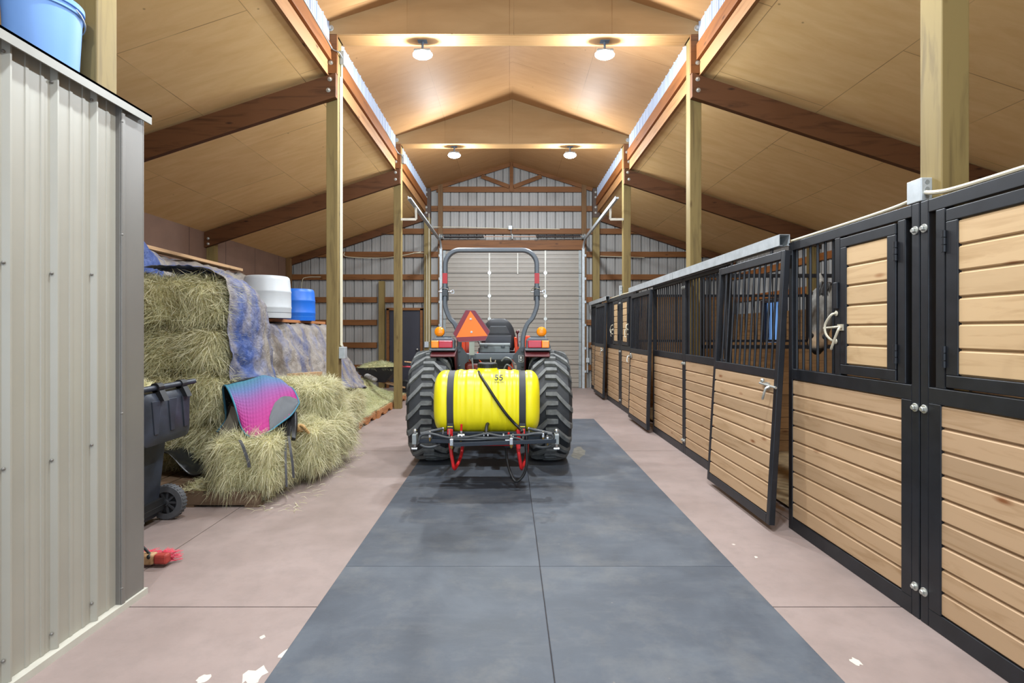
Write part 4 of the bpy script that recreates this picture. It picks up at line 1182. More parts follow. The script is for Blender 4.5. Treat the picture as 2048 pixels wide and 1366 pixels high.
# ================================================================== SPRAYER on the hitch
KY = 5.12
SP = empty('field_sprayer', (TX, KY, 0), 'yellow tank sprayer with folded black boom hitched behind the tractor', 'sprayer')
zc0, hz, hy = 0.81, 0.292, 0.275
def tsec(x):
    """scale and offsets of the tank section at x (from the centre)"""
    ax = abs(x)
    if ax < 0.41: sc_ = 1.0
    else:
        t = min(1, (ax - 0.41) / 0.09); sc_ = max(0, 1 - t * t) ** 0.5 * 0.42 + 0.58
    rib = 0.0
    for c_, wv in ((0.0, 0.062), (0.15, 0.052), (-0.15, 0.052), (0.26, 0.03), (-0.26, 0.03)):
        d = abs(x - c_)
        if d < wv: q_ = min(1, (wv - d) / 0.024); rib = 0.0075 * q_ * q_ * (3 - 2 * q_)
    if 0.30 < ax < 0.375: rib = -0.008     # strap channels
    return sc_, rib
def tank_pt(x, a):
    sc_, rib = tsec(x)
    ca, sa = math.cos(a), math.sin(a)
    e = 2.5 if sa > 0 else 3.6
    y = hy * math.copysign(abs(ca) ** (2 / e), ca); z = hz * math.copysign(abs(sa) ** (2 / e), sa)
    if sa < 0: y *= 1 - 0.10 * (-z / hz) ** 2
    k = sc_ + rib / hy
    # moulded pockets low on the rear face
    if y < -0.05 and z < -0.05 and abs(x) < 0.26:
        pk = sum(max(0.0, 1 - ((x - c_) / 0.035) ** 2) for c_ in (-0.14, 0.0, 0.14))
        k -= 0.022 * min(1, pk) * min(1, (-z - 0.05) / 0.08)
    return V((TX + x, KY + y * k, zc0 + z * k))
xs_ = [-0.5 + 0.001] + [-0.4985, -0.496, -0.492, -0.485, -0.477, -0.465, -0.452, -0.44, -0.43] + [(-0.42 + 0.84 * k / 84) for k in range(85)] + [0.43, 0.44, 0.452, 0.465, 0.477, 0.485, 0.492, 0.496, 0.4985, 0.4995]
mb = MB(); mb.loft([[tank_pt(x, 2 * math.pi * k / 96) for k in range(96)] for x in xs_])
mb.lathe([(0.115, -0.03), (0.11, 0.0), (0.095, 0.012), (0.093, 0.03)], (TX - 0.0, KY, zc0 + hz), (0, 0, 1), 32)
tk = mb.build('tank', M['yellow'], SP, smooth=45)
mb = MB(); prof = [(0.094, 0.026), (0.094, 0.066), (0.086, 0.074), (0.05, 0.076), (0.046, 0.07)]; mb.lathe(prof, (TX, KY, zc0 + hz), (0, 0, 1), 40); 
for k in range(24):
    a = 2 * math.pi * k / 24; mb.obox((TX + 0.095 * math.cos(a), KY + 0.095 * math.sin(a), zc0 + hz + 0.045), (0.006, 0.006, 0.034), Euler((0, 0, a)))
mb.build('filler_cap', M['hoseb'], tk, smooth=30)
def ontank(co, off=0.004):
    """drop a point straight back onto the rear of the tank"""
    x = co.x - TX; lo_, hi_ = R(90), R(270)
    for _ in range(40):
        m = (lo_ + hi_) / 2
        if tank_pt(x, m).z > co.z: lo_ = m
        else: hi_ = m
    best = tank_pt(x, (lo_ + hi_) / 2)
    return V((co.x, best.y - off - (0 if co.y > 0 else 0.0), co.z))
zt5 = 1.047
text('55', 0.068, (TX + 0.115, 0, zt5), (R(90), 0, 0), M['hoseb'], tk, 'lettering', ext=0.0, sx=1.25, proj=ontank)
text('GALLON', 0.02, (TX + 0.115, 0, zt5 - 0.036), (R(90), 0, 0), M['hoseb'], tk, 'lettering', ext=0.0, sx=1.1, proj=ontank)
# straps
for s in (-1, 1):
    x = s * 0.335; st = []
    for k in range(40):
        a = R(60 + 150 * k / 39)
        p0 = tank_pt(x - 0.031, a); p1 = tank_pt(x + 0.031, a); n_ = V((0, math.cos(a), math.sin(a)))
        st.append([p0 + n_ * 0.001, p1 + n_ * 0.001, p1 + n_ * 0.006, p0 + n_ * 0.006])
    mb = MB(); mb.loft(st); sp_ = mb.build('strap', plain('strap_black', '#2c2e31', 0.6), SP, smooth=40)
    e = st[-1][0]; zb_ = e.z
    mb = MB(); mb.obox((TX + x, e.y - 0.012, zb_ - 0.03), (0.066, 0.012, 0.11), Euler((R(-8), 0, 0))); mb.build('buckle', M['hoseb'], sp_, bev=0.012)
    mb = MB(); mb.obox((TX + x, e.y - 0.020, zb_ - 0.018), (0.05, 0.002, 0.006), Euler((R(-8), 0, 0))); mb.build('buckle_stripe', M['yellow'], sp_)
    bolts(sp_, [(TX + x, e.y - 0.012, zb_ - 0.065)], r=0.010)
    mb = MB(); mb.tube([(TX + x, e.y - 0.012, zb_ - 0.075), (TX + x + 0.003, e.y - 0.03, 0.50)], 0.005, 6); mb.build('strap_rod', M['bolt'], sp_)
# hoses over the tank and along the boom
def hose(pts, r=0.013, mt='hose', n=8, name='hose'):
    mb = MB(); mb.tube(cat(pts, n), r, 10); return mb.build(name, M[mt], SP, smooth=True)
hp = []
for (px, py) in ((952, 742), (960, 752), (975, 772), (992, 798), (1012, 826), (1030, 847)):
    p = P(px, py, 4.87); hp.append(ontank(p, 0.016))
hp[0] = V((hp[0].x, hp[0].y + 0.06, 1.105)); 
hose([hp[0] + V((0, 0.06, 0.0))] + hp + [P(1042, 859, 4.80), P(1044, 864, 4.78)], 0.0135, 'hoseb', name='tank_hose')
# base tray, frame and red legs
mb = MB(); mb.box(TX - 0.42, TX + 0.42, KY - 0.24, KY + 0.26, 0.47, 0.525); mb.box(TX - 0.5, TX + 0.5, KY - 0.27, KY - 0.22, 0.475, 0.515); mb.build('base_tray', M['bluedark'], SP, bev=0.005)
mb = MB(); mb.tube([(TX - 0.1, KY - 0.275, 0.45), (TX + 0.25, KY - 0.275, 0.45)], 0.025, 12); mb.tube([(TX - 0.33, KY - 0.1, 0.43), (TX + 0.33, KY - 0.1, 0.43)], 0.022, 10)
mb.build('cross_tube', M['redp'], SP, smooth=True)
for s, px in ((-1, 906), (1, 1041)):
    x = (px - 1019) * 4.85 / 1050
    mb = MB(); rg = 0.016
    mb.tube(cat([(x - 0.03, KY - 0.24, 0.56), (x - 0.025, KY - 0.26, 0.42), (x, KY - 0.27, 0.26), (x + 0.008, KY - 0.255, 0.215), (x + 0.02, KY - 0.2, 0.21), (x + 0.06, KY - 0.1, 0.30), (x + 0.075, KY - 0.04, 0.46)], 6), rg, 10)
    mb.build('stand_leg', M['redp'], SP, smooth=True)
    mb = MB(); mb.box(x - 0.035, x + 0.0, KY - 0.295, KY - 0.27, 0.40, 0.58); mb.build('red_bracket', M['redp'], SP, bev=0.004)
# boom: fixed beam with two folded arms
BY = 4.76
mb = MB(); mb.bar(P(862, 867, 4.85), P(1084, 867, 4.85), 0.03, 0.035); mb.build('boom_beam', M['bluedark'], SP, bev=0.003)
mb = MB(); mb.bar(P(838, 881.5, 4.80), P(1030, 884, 4.78), 0.03, 0.034); mb.build('boom_arm', M['bluedark'], SP, bev=0.003)
mb = MB(); mb.bar(P(905, 889, 4.70), P(1112, 881.5, 4.74), 0.03, 0.036); mb.build('boom_arm', M['bluedark'], SP, bev=0.003)
for s, px in ((-1, 830), (1, 1113)):
    c_ = P(px, 876, 4.78)
    mb = MB(); mb.box(c_.x - 0.02, c_.x + 0.02, c_.y - 0.05, c_.y + 0.05, c_.z - 0.05, c_.z + 0.04); hb = mb.build('boom_hinge', M['galvd'], SP, bev=0.006)
    mb = MB(); mb.tube([(c_.x, c_.y - 0.0, c_.z - 0.10), (c_.x, c_.y, c_.z + 0.07)], 0.011, 8); mb.sphere((c_.x, c_.y, c_.z + 0.065), 0.018, 10, 8); mb.tube([(c_.x - 0.03 * s, c_.y - 0.055, c_.z - 0.085), (c_.x + 0.02 * s, c_.y - 0.055, c_.z - 0.085)], 0.012, 8); mb.build('hinge_pin', M['chrome'], hb, smooth=True)
    # spring breakaway strut
    a = P(841 if s < 0 else 1104, 868 if s < 0 else 868, 4.80); b = P(886 if s < 0 else 1058, 857, 4.84)
    mb = MB(); mb.tube([a, b], 0.0145, 10); mb.build('breakaway_spring', M['hose'], SP, smooth=True)
    mb = MB(); mb.sphere(b, 0.014, 10, 8); mb.tube([b, b + V((0, 0.0, -0.05))], 0.008, 8); mb.build('spring_bolt', M['chrome'], SP, smooth=True)
for pts, r_ in (([(838, 880), (840, 873), (846, 869), (858, 867), (870, 869), (890, 874), (905, 876), (930, 875), (950, 872), (968, 868), (975, 867)], 0.0115),
            ([(975, 867), (985, 869), (1000, 872), (1010, 872), (1030, 870), (1050, 870), (1070, 867), (1085, 867)], 0.0115),
            ([(1104, 879), (1106, 874), (1103, 869), (1095, 868)], 0.0115),
            ([(900, 880), (905, 875), (915, 872.5), (922, 873), (940, 874), (975, 876), (1000, 875), (1018, 873)], 0.0105),
            ([(1022, 876), (1032, 876), (1042, 879), (1050, 884)], 0.0105),
            ([(905, 878.5), (935, 879.5), (965, 878.5), (990, 877), (1018, 876.5)], 0.0105)):
    hose([P(px, py, 4.73) for px, py in pts], r_)
hose([P(840, 889, 4.76), P(848, 893, 4.76), P(860, 894.5, 4.76), P(872, 892, 4.77), P(879, 889, 4.8)], 0.0115)
hose([P(1061, 889, 4.8), P(1072, 893, 4.76), P(1085, 895, 4.76), P(1097, 893, 4.76), P(1104, 889, 4.76)], 0.0115)
hose([P(973, 869, 4.74), P(972.5, 860, 4.76), P(974, 850, 4.80), P(975.5, 848, 4.84)], 0.016, 'hoseb', name='outlet_hose')
hose([P(1053, 870, 4.84), P(1053, 893, 4.82), P(1053.5, 925, 4.80), P(1048, 948, 4.80), P(1036, 962, 4.80), P(1028, 960, 4.82), P(1020, 943, 4.85), P(1014.5, 922, 4.9), P(1012, 896, 4.95)], 0.013, 'hoseb', name='drain_hose')
# nozzle bodies, valves, clamps
for px, py in ((903.5, 884), (1022.5, 882), (922, 876), (860, 870), (1086, 870), (1095, 878)):
    c_ = P(px, py, 4.70 if py > 880 else 4.76)
    big = py > 880
    k = 1.0 if big else 0.7
    mb = MB(); mb.box(c_.x - 0.016 * k, c_.x + 0.016 * k, c_.y - 0.025 * k, c_.y + 0.02, c_.z - 0.03 * k, c_.z + 0.03 * k); mb.tube([c_ + V((0, -0.01, 0.03 * k)), c_ + V((0, -0.01, 0.055 * k))], 0.009, 8); nz = mb.build('nozzle_body', M['chrome'], SP, bev=0.004)
    mb = MB(); mb.lathe([(0.013 * k, 0), (0.013 * k, -0.02), (0.004, -0.035)], c_ + V((0, -0.008, -0.03 * k)), (0, 0, 1), 10); mb.build('nozzle_tip', plain('brass', '#a88a4a', 0.35, 0.6), nz, smooth=True)
for px, py, h in ((922.5, 857, 0.06), (1017, 867, 0.03)):
    c_ = P(px, py + 9, 4.74); mb = MB(); mb.tube([c_, c_ + V((0, 0, 0.02))], 0.013, 10); mb.tube([c_ + V((-0.03, 0, -0.02)), c_ + V((0.03, 0, -0.02))], 0.014, 10); vb = mb.build('valve', M['chrome'], SP, smooth=True)
    mb = MB(); mb.tube([c_ + V((0, 0, 0.02)), c_ + V((0.002, 0, 0.02 + h))], 0.010, 8); mb.build('valve_handle', M['redp'], vb, smooth=True)
for px in (968, 976, 917, 924, 1007, 1026):
    c_ = P(px, 870 if px in (968, 976) else 872, 4.735); mb = MB(); mb.lathe([(0.014, -0.005), (0.0155, -0.005), (0.0155, 0.005), (0.014, 0.005)], c_, (1, 0, 0), 14); mb.obox(c_ + V((0, 0, 0.017)), (0.012, 0.012, 0.01)); mb.build('hose_clamp', M['chrome'], SP)
for px in (899, 1046):
    c_ = P(px, 862, 4.82); mb = MB(); mb.box(c_.x - 0.018, c_.x + 0.018, c_.y - 0.02, c_.y + 0.02, c_.z - 0.03, c_.z + 0.018); rbk = mb.build('red_clamp', M['redp'], SP, bev=0.004)
    mb = MB(); mb.tube([c_ + V((0, -0.02, -0.07)), c_ + V((0, -0.02, 0.02))], 0.006, 8); mb.build('clamp_bolt', M['bolt'], rbk)
# under-frame
mb = MB(); mb.bar((TX - 0.30, KY + 0.26, 0.45), (TX - 0.30, KY + 0.26, 1.0), 0.05, 0.05, (0, 1, 0)); mb.bar((TX + 0.30, KY + 0.26, 0.45), (TX + 0.30, KY + 0.26, 1.0), 0.05, 0.05, (0, 1, 0)); mb.box(TX - 0.36, TX + 0.36, KY + 0.235, KY + 0.285, 0.43, 0.48)
mb.bar((TX - 0.30, KY + 0.26, 0.98), (TX, KY + 0.30, 1.12), 0.04, 0.04); mb.bar((TX + 0.30, KY + 0.26, 0.98), (TX, KY + 0.30, 1.12), 0.04, 0.04)
mb.build('hitch_frame', M['bluedark'], SP, bev=0.004)
mb = MB(); mb.box(TX + 0.16, TX + 0.30, KY - 0.10, KY + 0.04, 0.36, 0.46); mb.tube([(TX + 0.1, KY - 0.03, 0.41), (TX + 0.36, KY - 0.03, 0.41)], 0.045, 14); mb.build('pump', M['hoseb'], SP, bev=0.01)
# ================================================================== HAY SIDE
def thin(t, col):
    """dry grass lets some light through"""
    m = t.done(col, 0.7, 0, 0.2)
    tr = t.n('ShaderNodeBsdfTranslucent'); t.l(col, tr.inputs['Color'])
    mx = t.n('ShaderNodeMixShader'); mx.inputs[0].default_value = 0.48
    out = t.t.nodes['Material Output']
    t.l(t.b.outputs[0], mx.inputs[1]); t.l(tr.outputs[0], mx.inputs[2]); t.l(mx.outputs[0], out.inputs['Surface'])
    return m
def hay_blade_mat():
    t = NT('hay_blades')
    g = t.n('ShaderNodeNewGeometry')
    col = t.ramp(g.outputs['Random Per Island'], [(0.0, '#8d8860'), (0.3, '#c8c29a'), (0.6, '#e2dcb8'), (0.85, '#ece6c8'), (1.0, '#f6f0d8')])
    f = t.noise(t.obj((1, 1, 1), rnd=False), 3.5, 3)
    col = t.mix(t.ramp(f, [(0.35, 0.3), (0.7, 0.0)]), col, '#c2c298')
    return thin(t, col)
M['blade'] = hay_blade_mat()
t = NT('hay_core'); f = t.noise(t.obj((4, 4, 40), rnd=False), 6, 6, 0.7)
M['hay'] = t.done(t.ramp(f, [(0.3, '#857d55'), (0.55, '#bdb68a'), (0.75, '#dcd5ac')]), 0.9, 0, 0.1)
def dry_mat():
    t = NT('loose_hay_blades'); g = t.n('ShaderNodeNewGeometry')
    return thin(t, t.ramp(g.outputs['Random Per Island'], [(0.0, '#9fa57c'), (0.4, '#bec094'), (0.8, '#d8d8b4'), (1.0, '#ece9d0')]))
M['loose'] = dry_mat()


def blades(P_, N_, n, rs, lmin, lmax, wid, lift, down):
    """n thin bent blades lying on a surface given by points and normals"""
    k = rs.integers(0, len(P_), n)
    p = P_[k] + rs.normal(0, 0.012, (n, 3)); nr = N_[k]
    # blades of one flake lie roughly the same way: a slow direction field plus jitter
    q = p * 7.0
    fld = np.stack([np.sin(q[:, 1] * 1.7 + q[:, 2] * 1.1 + 1.0) + np.sin(q[:, 0] * 2.3), np.sin(q[:, 0] * 1.9 - q[:, 2] * 1.4 + 2.0), np.sin(q[:, 0] * 1.3 + q[:, 1] * 1.6 + 4.0) - 0.4], 1)
    d = rs.normal(0, 0.75, (n, 3)) + fld * 0.8; d[:, 2] -= down * 0.7 * (1 - np.abs(nr[:, 2]))
    d -= nr * (d * nr).sum(1)[:, None]
    d /= np.linalg.norm(d, axis=1)[:, None] + 1e-9
    d += nr * rs.uniform(0.02, lift, (n, 1)); d /= np.linalg.norm(d, axis=1)[:, None]
    s = np.cross(d, nr + rs.normal(0, 0.5, (n, 3))); s /= np.linalg.norm(s, axis=1)[:, None] + 1e-9
    L = rs.uniform(lmin, lmax, (n, 1)); w_ = rs.uniform(wid * 0.6, wid * 1.3, (n, 1))
    bend = rs.normal(0, 0.10, (n, 3)) * L; bend[:, 2] -= 0.12 * L[:, 0]
    a = p - nr * 0.008; b = p + d * L * 0.5; c = p + d * L + bend
    vs = np.stack([a - s * w_, a + s * w_, b + s * w_, b - s * w_, c], 1).reshape(-1, 3)
    base = np.arange(n) * 5
    q = np.stack([base, base + 1, base + 2, base + 3], 1).tolist(); tr = np.stack([base + 3, base + 2, base + 4], 1).tolist()
    return vs, q + tr


def core_mesh(sx, sy, sz, seed, cuts=16, e=5.0, amp=0.035):
    bm = bmesh.new(); bmesh.ops.create_cube(bm, size=2); bmesh.ops.subdivide_edges(bm, edges=bm.edges, cuts=cuts, use_grid_fill=True)
    for v in bm.verts:
        c = v.co
        k = (abs(c.x) ** e + abs(c.y) ** e + abs(c.z) ** e) ** (1 / e)
        c = c / k
        o = V((c.x * sx, c.y * sy, c.z * sz))
        nn = noise.noise(o * 6 + V((seed * 3.1, 0, 0))) * amp + noise.noise(o * 17 + V((0, seed, 0))) * amp * 0.5
        v.co = o + V((c.x, c.y, c.z)).normalized() * nn
    bm.normal_update()
    P_ = []; N_ = []
    for f_ in bm.faces:
        a = f_.calc_area(); m = max(1, int(a / 0.0008))
        vs = [v.co for v in f_.verts]
        for _ in range(m):
            u, w_ = random.random(), random.random()
            q = vs[0].lerp(vs[1], u).lerp(vs[3].lerp(vs[2], u), w_)
            P_.append(q); N_.append(f_.normal)
    V_ = [tuple(v.co) for v in bm.verts]; F_ = [tuple(v.index for v in f_.verts) for f_ in bm.faces]
    bm.free()
    return V_, F_, np.array([tuple(p) for p in P_]), np.array([tuple(p) for p in N_])


def hay_mesh(name, sx, sy, sz, seed, n, lift=0.75, down=0.9):
    V_, F_, P_, N_ = core_mesh(sx / 2, sy / 2, sz / 2, seed)
    rs = np.random.default_rng(seed)
    bv, bf = blades(P_, N_, n, rs, 0.06, 0.22, 0.0026, lift, down)
    mb = MB(); mb.add(V_, F_); mb.m = 1; mb.add(bv.tolist(), bf)
    me = bpy.data.meshes.new(name); me.from_pydata(mb.v, [], mb.f)
    me.materials.append(M['hay']); me.materials.append(M['blade']); me.polygons.foreach_set('material_index', mb.mi); me.update()
    return me


BM_ = [hay_mesh('hay_bale_mesh_%d' % k, 1.04, 0.54, 0.44, 11 + k, 14000, down=1.0) for k in range(3)]
def bale(c, rz, label, k=0, sc=(1, 1, 1), tilt=0.0, group='hay bales on the pallets'):
    o = bpy.data.objects.new('hay_bale', BM_[k % 3]); COL.objects.link(o)
    o.location = c; o.rotation_euler = (tilt, tilt * 0.7, rz); o.scale = sc
    tag(o, label, 'hay bale', group)
    return o
layer = ['bottom', 'second', 'third', 'top']
lab = ['green hay bale at the bottom of the tall stack behind the wheeled bin', 'green hay bale second from the bottom of the tall open stack', 'green hay bale third from the bottom of the tall open stack', 'green hay bale on top of the tall open stack']
for k in range(4):
    bale((-3.33 + (0.03, 0.07, -0.0, -0.02)[k], 5.34 + (0, -0.02, 0.02, 0.0)[k], 0.135 + 0.235 + 0.462 * k), R((2, 180, -2, 181)[k]), lab[k], k, (1.02, 0.98, 1.0), R((0, 1.2, -1, 0.8)[k]))
bale((-2.30, 4.70, 0.345), R(4), 'hay bale at the near end of the row, under the upturned saddle', 1, (0.54, 0.96, 0.98))
bale((-2.17, 5.25, 0.35), R(3), 'hay bale low in the row, just right of the saddle pad', 2, (0.66, 0.95, 0.98))
bale((-2.18, 5.86, 0.34), R(92), 'low hay bale in front of the post beside the tarp', 0, (0.62, 1.2, 0.95))
bale((-2.27, 5.86, 0.735), R(88), 'upper hay bale leaning at the foot of the post beside the tarp', 1, (0.72, 1.05, 0.84), R(2))
bale((-2.72, 5.55, 0.55), R(90), 'hay bale below the blue tarp, behind the saddle pad', 2, (0.75, 0.6, 0.9))
bale((-2.56, 6.98, 0.335), R(88), 'hay bale beyond the post, under the lower edge of the tarp', 0, (0.9, 1.0, 0.92))
bale((-2.60, 7.98, 0.33), R(92), 'brown hay bale showing under the far corner of the tarp', 2, (0.9, 1.02, 0.9))

# pallets
def pallet(x0, x1, y0, y1, label, mt='pallet', along='X'):
    if along == 'Y': return pallet_turned(x0, x1, y0, y1, label, mt)
    r = empty('pallet', ((x0 + x1) / 2, (y0 + y1) / 2, 0), label, 'pallet', 'wooden pallets under the hay')
    n = 8; L = y1 - y0
    for k in range(n):
        ya = y0 + L * k / n + 0.012; yb = y0 + L * (k + 1) / n - 0.012
        mb = MB(); mb.box(x0, x1, ya, yb, 0.112, 0.132); mb.build('deck_board', M[mt], r)
    for x in (x0, (x0 + x1) / 2 - 0.02, x1 - 0.04):
        # notched stringer
        pl = [(x, y0, 0.018), (x, y0, 0.112), (x, y1, 0.112), (x, y1, 0.018), (x, y1 - L * 0.16, 0.018), (x, y1 - L * 0.19, 0.058), (x, y1 - L * 0.33, 0.058), (x, y1 - L * 0.36, 0.018), (x, y0 + L * 0.36, 0.018), (x, y0 + L * 0.33, 0.058), (x, y0 + L * 0.19, 0.058), (x, y0 + L * 0.16, 0.018)]
        mb = MB(); mb.prism(pl, (0.04, 0, 0)); mb.build('stringer', M[mt], r)
    for k in (0, 0.45, 0.9):
        mb = MB(); mb.box(x0, x1, y0 + L * k, y0 + L * (k + 0.1), 0, 0.018); mb.build('bottom_board', M[mt], r)
def pallet_turned(x0, x1, y0, y1, label, mt):
    r = empty('pallet', ((x0 + x1) / 2, (y0 + y1) / 2, 0), label, 'pallet', 'wooden pallets under the hay')
    n = 8; L = x1 - x0
    for k in range(n):
        mb = MB(); mb.box(x0 + L * k / n + 0.01, x0 + L * (k + 1) / n - 0.01, y0, y1, 0.112, 0.132); mb.build('deck_board', M[mt], r)
    for y in (y0, (y0 + y1) / 2 - 0.02, y1 - 0.04):
        mb = MB(); mb.box(x0, x1, y, y + 0.04, 0.02, 0.111); mb.build('stringer', M[mt], r)
    for k in (0, 0.45, 0.9):
        mb = MB(); mb.box(x0 + L * k, x0 + L * (k + 0.1), y0, y1, 0, 0.019); mb.build('bottom_board', M[mt], r)
pallet(-3.33, -2.11, 4.42, 5.62, 'weathered grey pallet under the near hay bales, beside the bin wheel', 'pallet', 'Y')
pallet(-3.28, -2.06, 5.66, 6.26, 'pallet hidden by hay bales beside the tarp post')
pallet(-3.45, -2.24, 6.62, 7.8, 'pallet under the loose hay just past the tarp post')
pallet(-3.46, -2.25, 7.86, 8.84, 'reddish notched pallet strewn with loose hay', 'palletr')
pallet(-3.42, -2.215, 8.88, 9.94, 'pale pallet in front of the post by the charcoal door', 'palletr')
pallet(-3.4, -2.22, 10.14, 11.3, 'farthest pallet, just behind the post by the charcoal door', 'palletr')

# loose hay
def heap(name, label, x0, x1, y0, y1, hf, n, seed, mt='loose', res=40, lift=0.4, wid=0.002, lm=(0.05, 0.13)):
    vs_ = []; fs_ = []
    for i in range(res + 1):
        for j in range(res + 1):
            x = x0 + (x1 - x0) * i / res; y = y0 + (y1 - y0) * j / res
            vs_.append((x, y, hf(x, y) + 0.015 * noise.noise((x * 9, y * 9, seed))))
    for i in range(res):
        for j in range(res):
            a = i * (res + 1) + j; fs_.append((a, a + res + 1, a + res + 2, a + 1))
    A = np.array(vs_); F = np.array(fs_)
    e1 = A[F[:, 1]] - A[F[:, 0]]; e2 = A[F[:, 3]] - A[F[:, 0]]; nr = np.cross(e1, e2); nr /= np.linalg.norm(nr, axis=1)[:, None]
    rs = np.random.default_rng(seed)
    k = rs.integers(0, len(F), n); u = rs.random((n, 1)); v = rs.random((n, 1))
    Pp = A[F[k, 0]] + e1[k] * u + e2[k] * v
    bv, bf = blades(Pp, nr[k], n, rs, lm[0], lm[1], wid, lift, 0.3)
    mb = MB(); mb.add(vs_, fs_); mb.m = 1; mb.add(bv.tolist(), bf)
    o = mb.build(name, [M['hay'], M[mt]], fix=False)
    return tag(o, label, 'hay', kind='stuff')
def sm(a, b, x): t = max(0, min(1, (x - a) / (b - a))); return t * t * (3 - 2 * t)
heap('loose_hay', 'pale loose hay heaped over the far pallets', -3.25, -2.27, 6.7, 11.2,
     lambda x, y: 0.135 + 0.02 * sm(-2.25, -2.4, x) + 0.40 * math.exp(-((x + 2.85) / 0.28) ** 2 - ((y - 9.95) / 0.95) ** 2) + 0.14 * math.exp(-((x + 2.6) / 0.25) ** 2 - ((y - 7.5) / 0.9) ** 2), 30000, 3)
heap('hay_chaff', 'thin layer of chaff on the near pallet front', -2.8, -2.56, 4.44, 4.95, lambda x, y: 0.134 + 0.012 * noise.noise((x * 12, y * 12, 4)), 1600, 8, 'blade', 16, 0.15)
heap('floor_chaff', 'wisps of hay fallen on the floor along the bales', -2.14, -1.72, 4.3, 6.4, lambda x, y: 0.0015, 420, 21, 'blade', 4, 0.02, 0.0016)
for k in [o for o in bpy.data.objects if o.name == 'floor_chaff']:
    # keep only the wisps, not a sheet
    bm = bmesh.new(); bm.from_mesh(k.data); bmesh.ops.delete(bm, geom=[f_ for f_ in bm.faces if f_.material_index == 0], context='FACES'); bm.to_mesh(k.data); bm.free()

# tarps
def tarp_mat(name, dust_lo, dust_hi, blue='#27417f', seed=0):
    t = NT(name)
    v = t.obj((1.2, 2.2, 0.8), rnd=False)
    a = t.noise(v, 1.15 + seed * 0.2, 6, 0.62, 0.8)
    d = t.ramp(a, [(dust_lo, 0.0), (dust_hi, 1.0)])
    c1 = t.ramp(t.noise(t.obj((1, 1, 1), rnd=False), 5, 5, 0.6), [(0.35, '#7f766d'), (0.65, '#978f87')])
    b = t.ramp(t.noise(t.obj((1, 1, 1), rnd=False), 9, 4, 0.6), [(0.35, blue), (0.7, '#56648f')])
    col = t.mix(d, b, c1)
    t.bump(t.noise(t.obj((1, 1, 1), rnd=False), 13, 6, 0.7, 1.5), 0.9, 0.03)
    return t.done(col, 0.5, 0, 0.35)


def resample(pts, n):
    c = cat([(a, 0, b) for a, b in pts], 8); ds = [0]
    for p, q in zip(c, c[1:]): ds.append(ds[-1] + (q - p).length)
    out = []
    for k in range(n):
        s = ds[-1] * k / (n - 1); i = 0
        while i < len(ds) - 2 and ds[i + 1] < s: i += 1
        t = (s - ds[i]) / max(1e-9, ds[i + 1] - ds[i]); out.append(c[i].lerp(c[i + 1], t))
    return out


def tarp(name, label, stations, mt, rows=70, cols=70, amp=0.035, seed=0, fold=5.0):
    """stations: (y, [(x, z)...]) sections from the back to the free edge"""
    secs = [(y, resample(p, cols)) for y, p in stations]
    vs_ = []; fs_ = []
    for r_ in range(rows):
        t = r_ / (rows - 1) * (len(secs) - 1); i = min(int(t), len(secs) - 2); f_ = t - i
        p0, p1, p2, p3 = secs[max(i - 1, 0)], secs[i], secs[i + 1], secs[min(i + 2, len(secs) - 1)]
        def cr(a, b, c, d): return 0.5 * ((2 * b) + (c - a) * f_ + (2 * a - 5 * b + 4 * c - d) * f_ * f_ + (3 * b - a - 3 * c + d) * f_ ** 3)
        y = p1[0] + (p2[0] - p1[0]) * f_
        for k in range(cols):
            q = [s[1][k] for s in (p0, p1, p2, p3)]
            vs_.append(V((cr(q[0].x, q[1].x, q[2].x, q[3].x), y, cr(q[0].z, q[1].z, q[2].z, q[3].z))))
    out = []
    for r_ in range(rows):
        for k in range(cols):
            a = vs_[r_ * cols + min(k + 1, cols - 1)] - vs_[r_ * cols + max(k - 1, 0)]
            b = vs_[min(r_ + 1, rows - 1) * cols + k] - vs_[max(r_ - 1, 0) * cols + k]
            n_ = a.cross(b); n_ = n_.normalized() if n_.length > 1e-8 else V((0, 0, 1))
            p = vs_[r_ * cols + k]
            fr = k / (cols - 1)
            rdg = 0.5 - abs(noise.noise((p.y * 4.2 + seed, p.z * 3.1, p.x * 3.1))) * 2
            rd2 = 0.5 - abs(noise.noise((p.y * 9.5, p.z * 8.0 + seed, p.x * 8.0))) * 2
            h = amp * (0.8 * rdg * fr + 0.4 * rd2) + amp * fr * noise.noise((p.y * fold, p.z * 0.8 + seed, p.x * 0.8)) + amp * 0.5 * noise.noise((p.y * 9 + seed, p.z * 6, p.x * 6)) + amp * 0.32 * noise.noise((p.y * 22, p.z * 19 + seed, p.x * 19))
            jag = V((0, 0, 0.03 * fr * fr * noise.noise((p.y * 3, seed, 0))))
            out.append(p + n_ * h * (1 if n_.z > -0.2 else -1) + jag)
    for r_ in range(rows - 1):
        for k in range(cols - 1): fs_.append((r_ * cols + k, r_ * cols + k + 1, (r_ + 1) * cols + k + 1, (r_ + 1) * cols + k))
    mb = MB(); mb.add(out, fs_)
    o = mb.build(name, mt, smooth=60, fix=False)
    md = o.modifiers.new('thick', 'SOLIDIFY'); md.thickness = 0.004; md.offset = 0
    return tag(o, label, 'tarp', 'blue tarps over the hay')
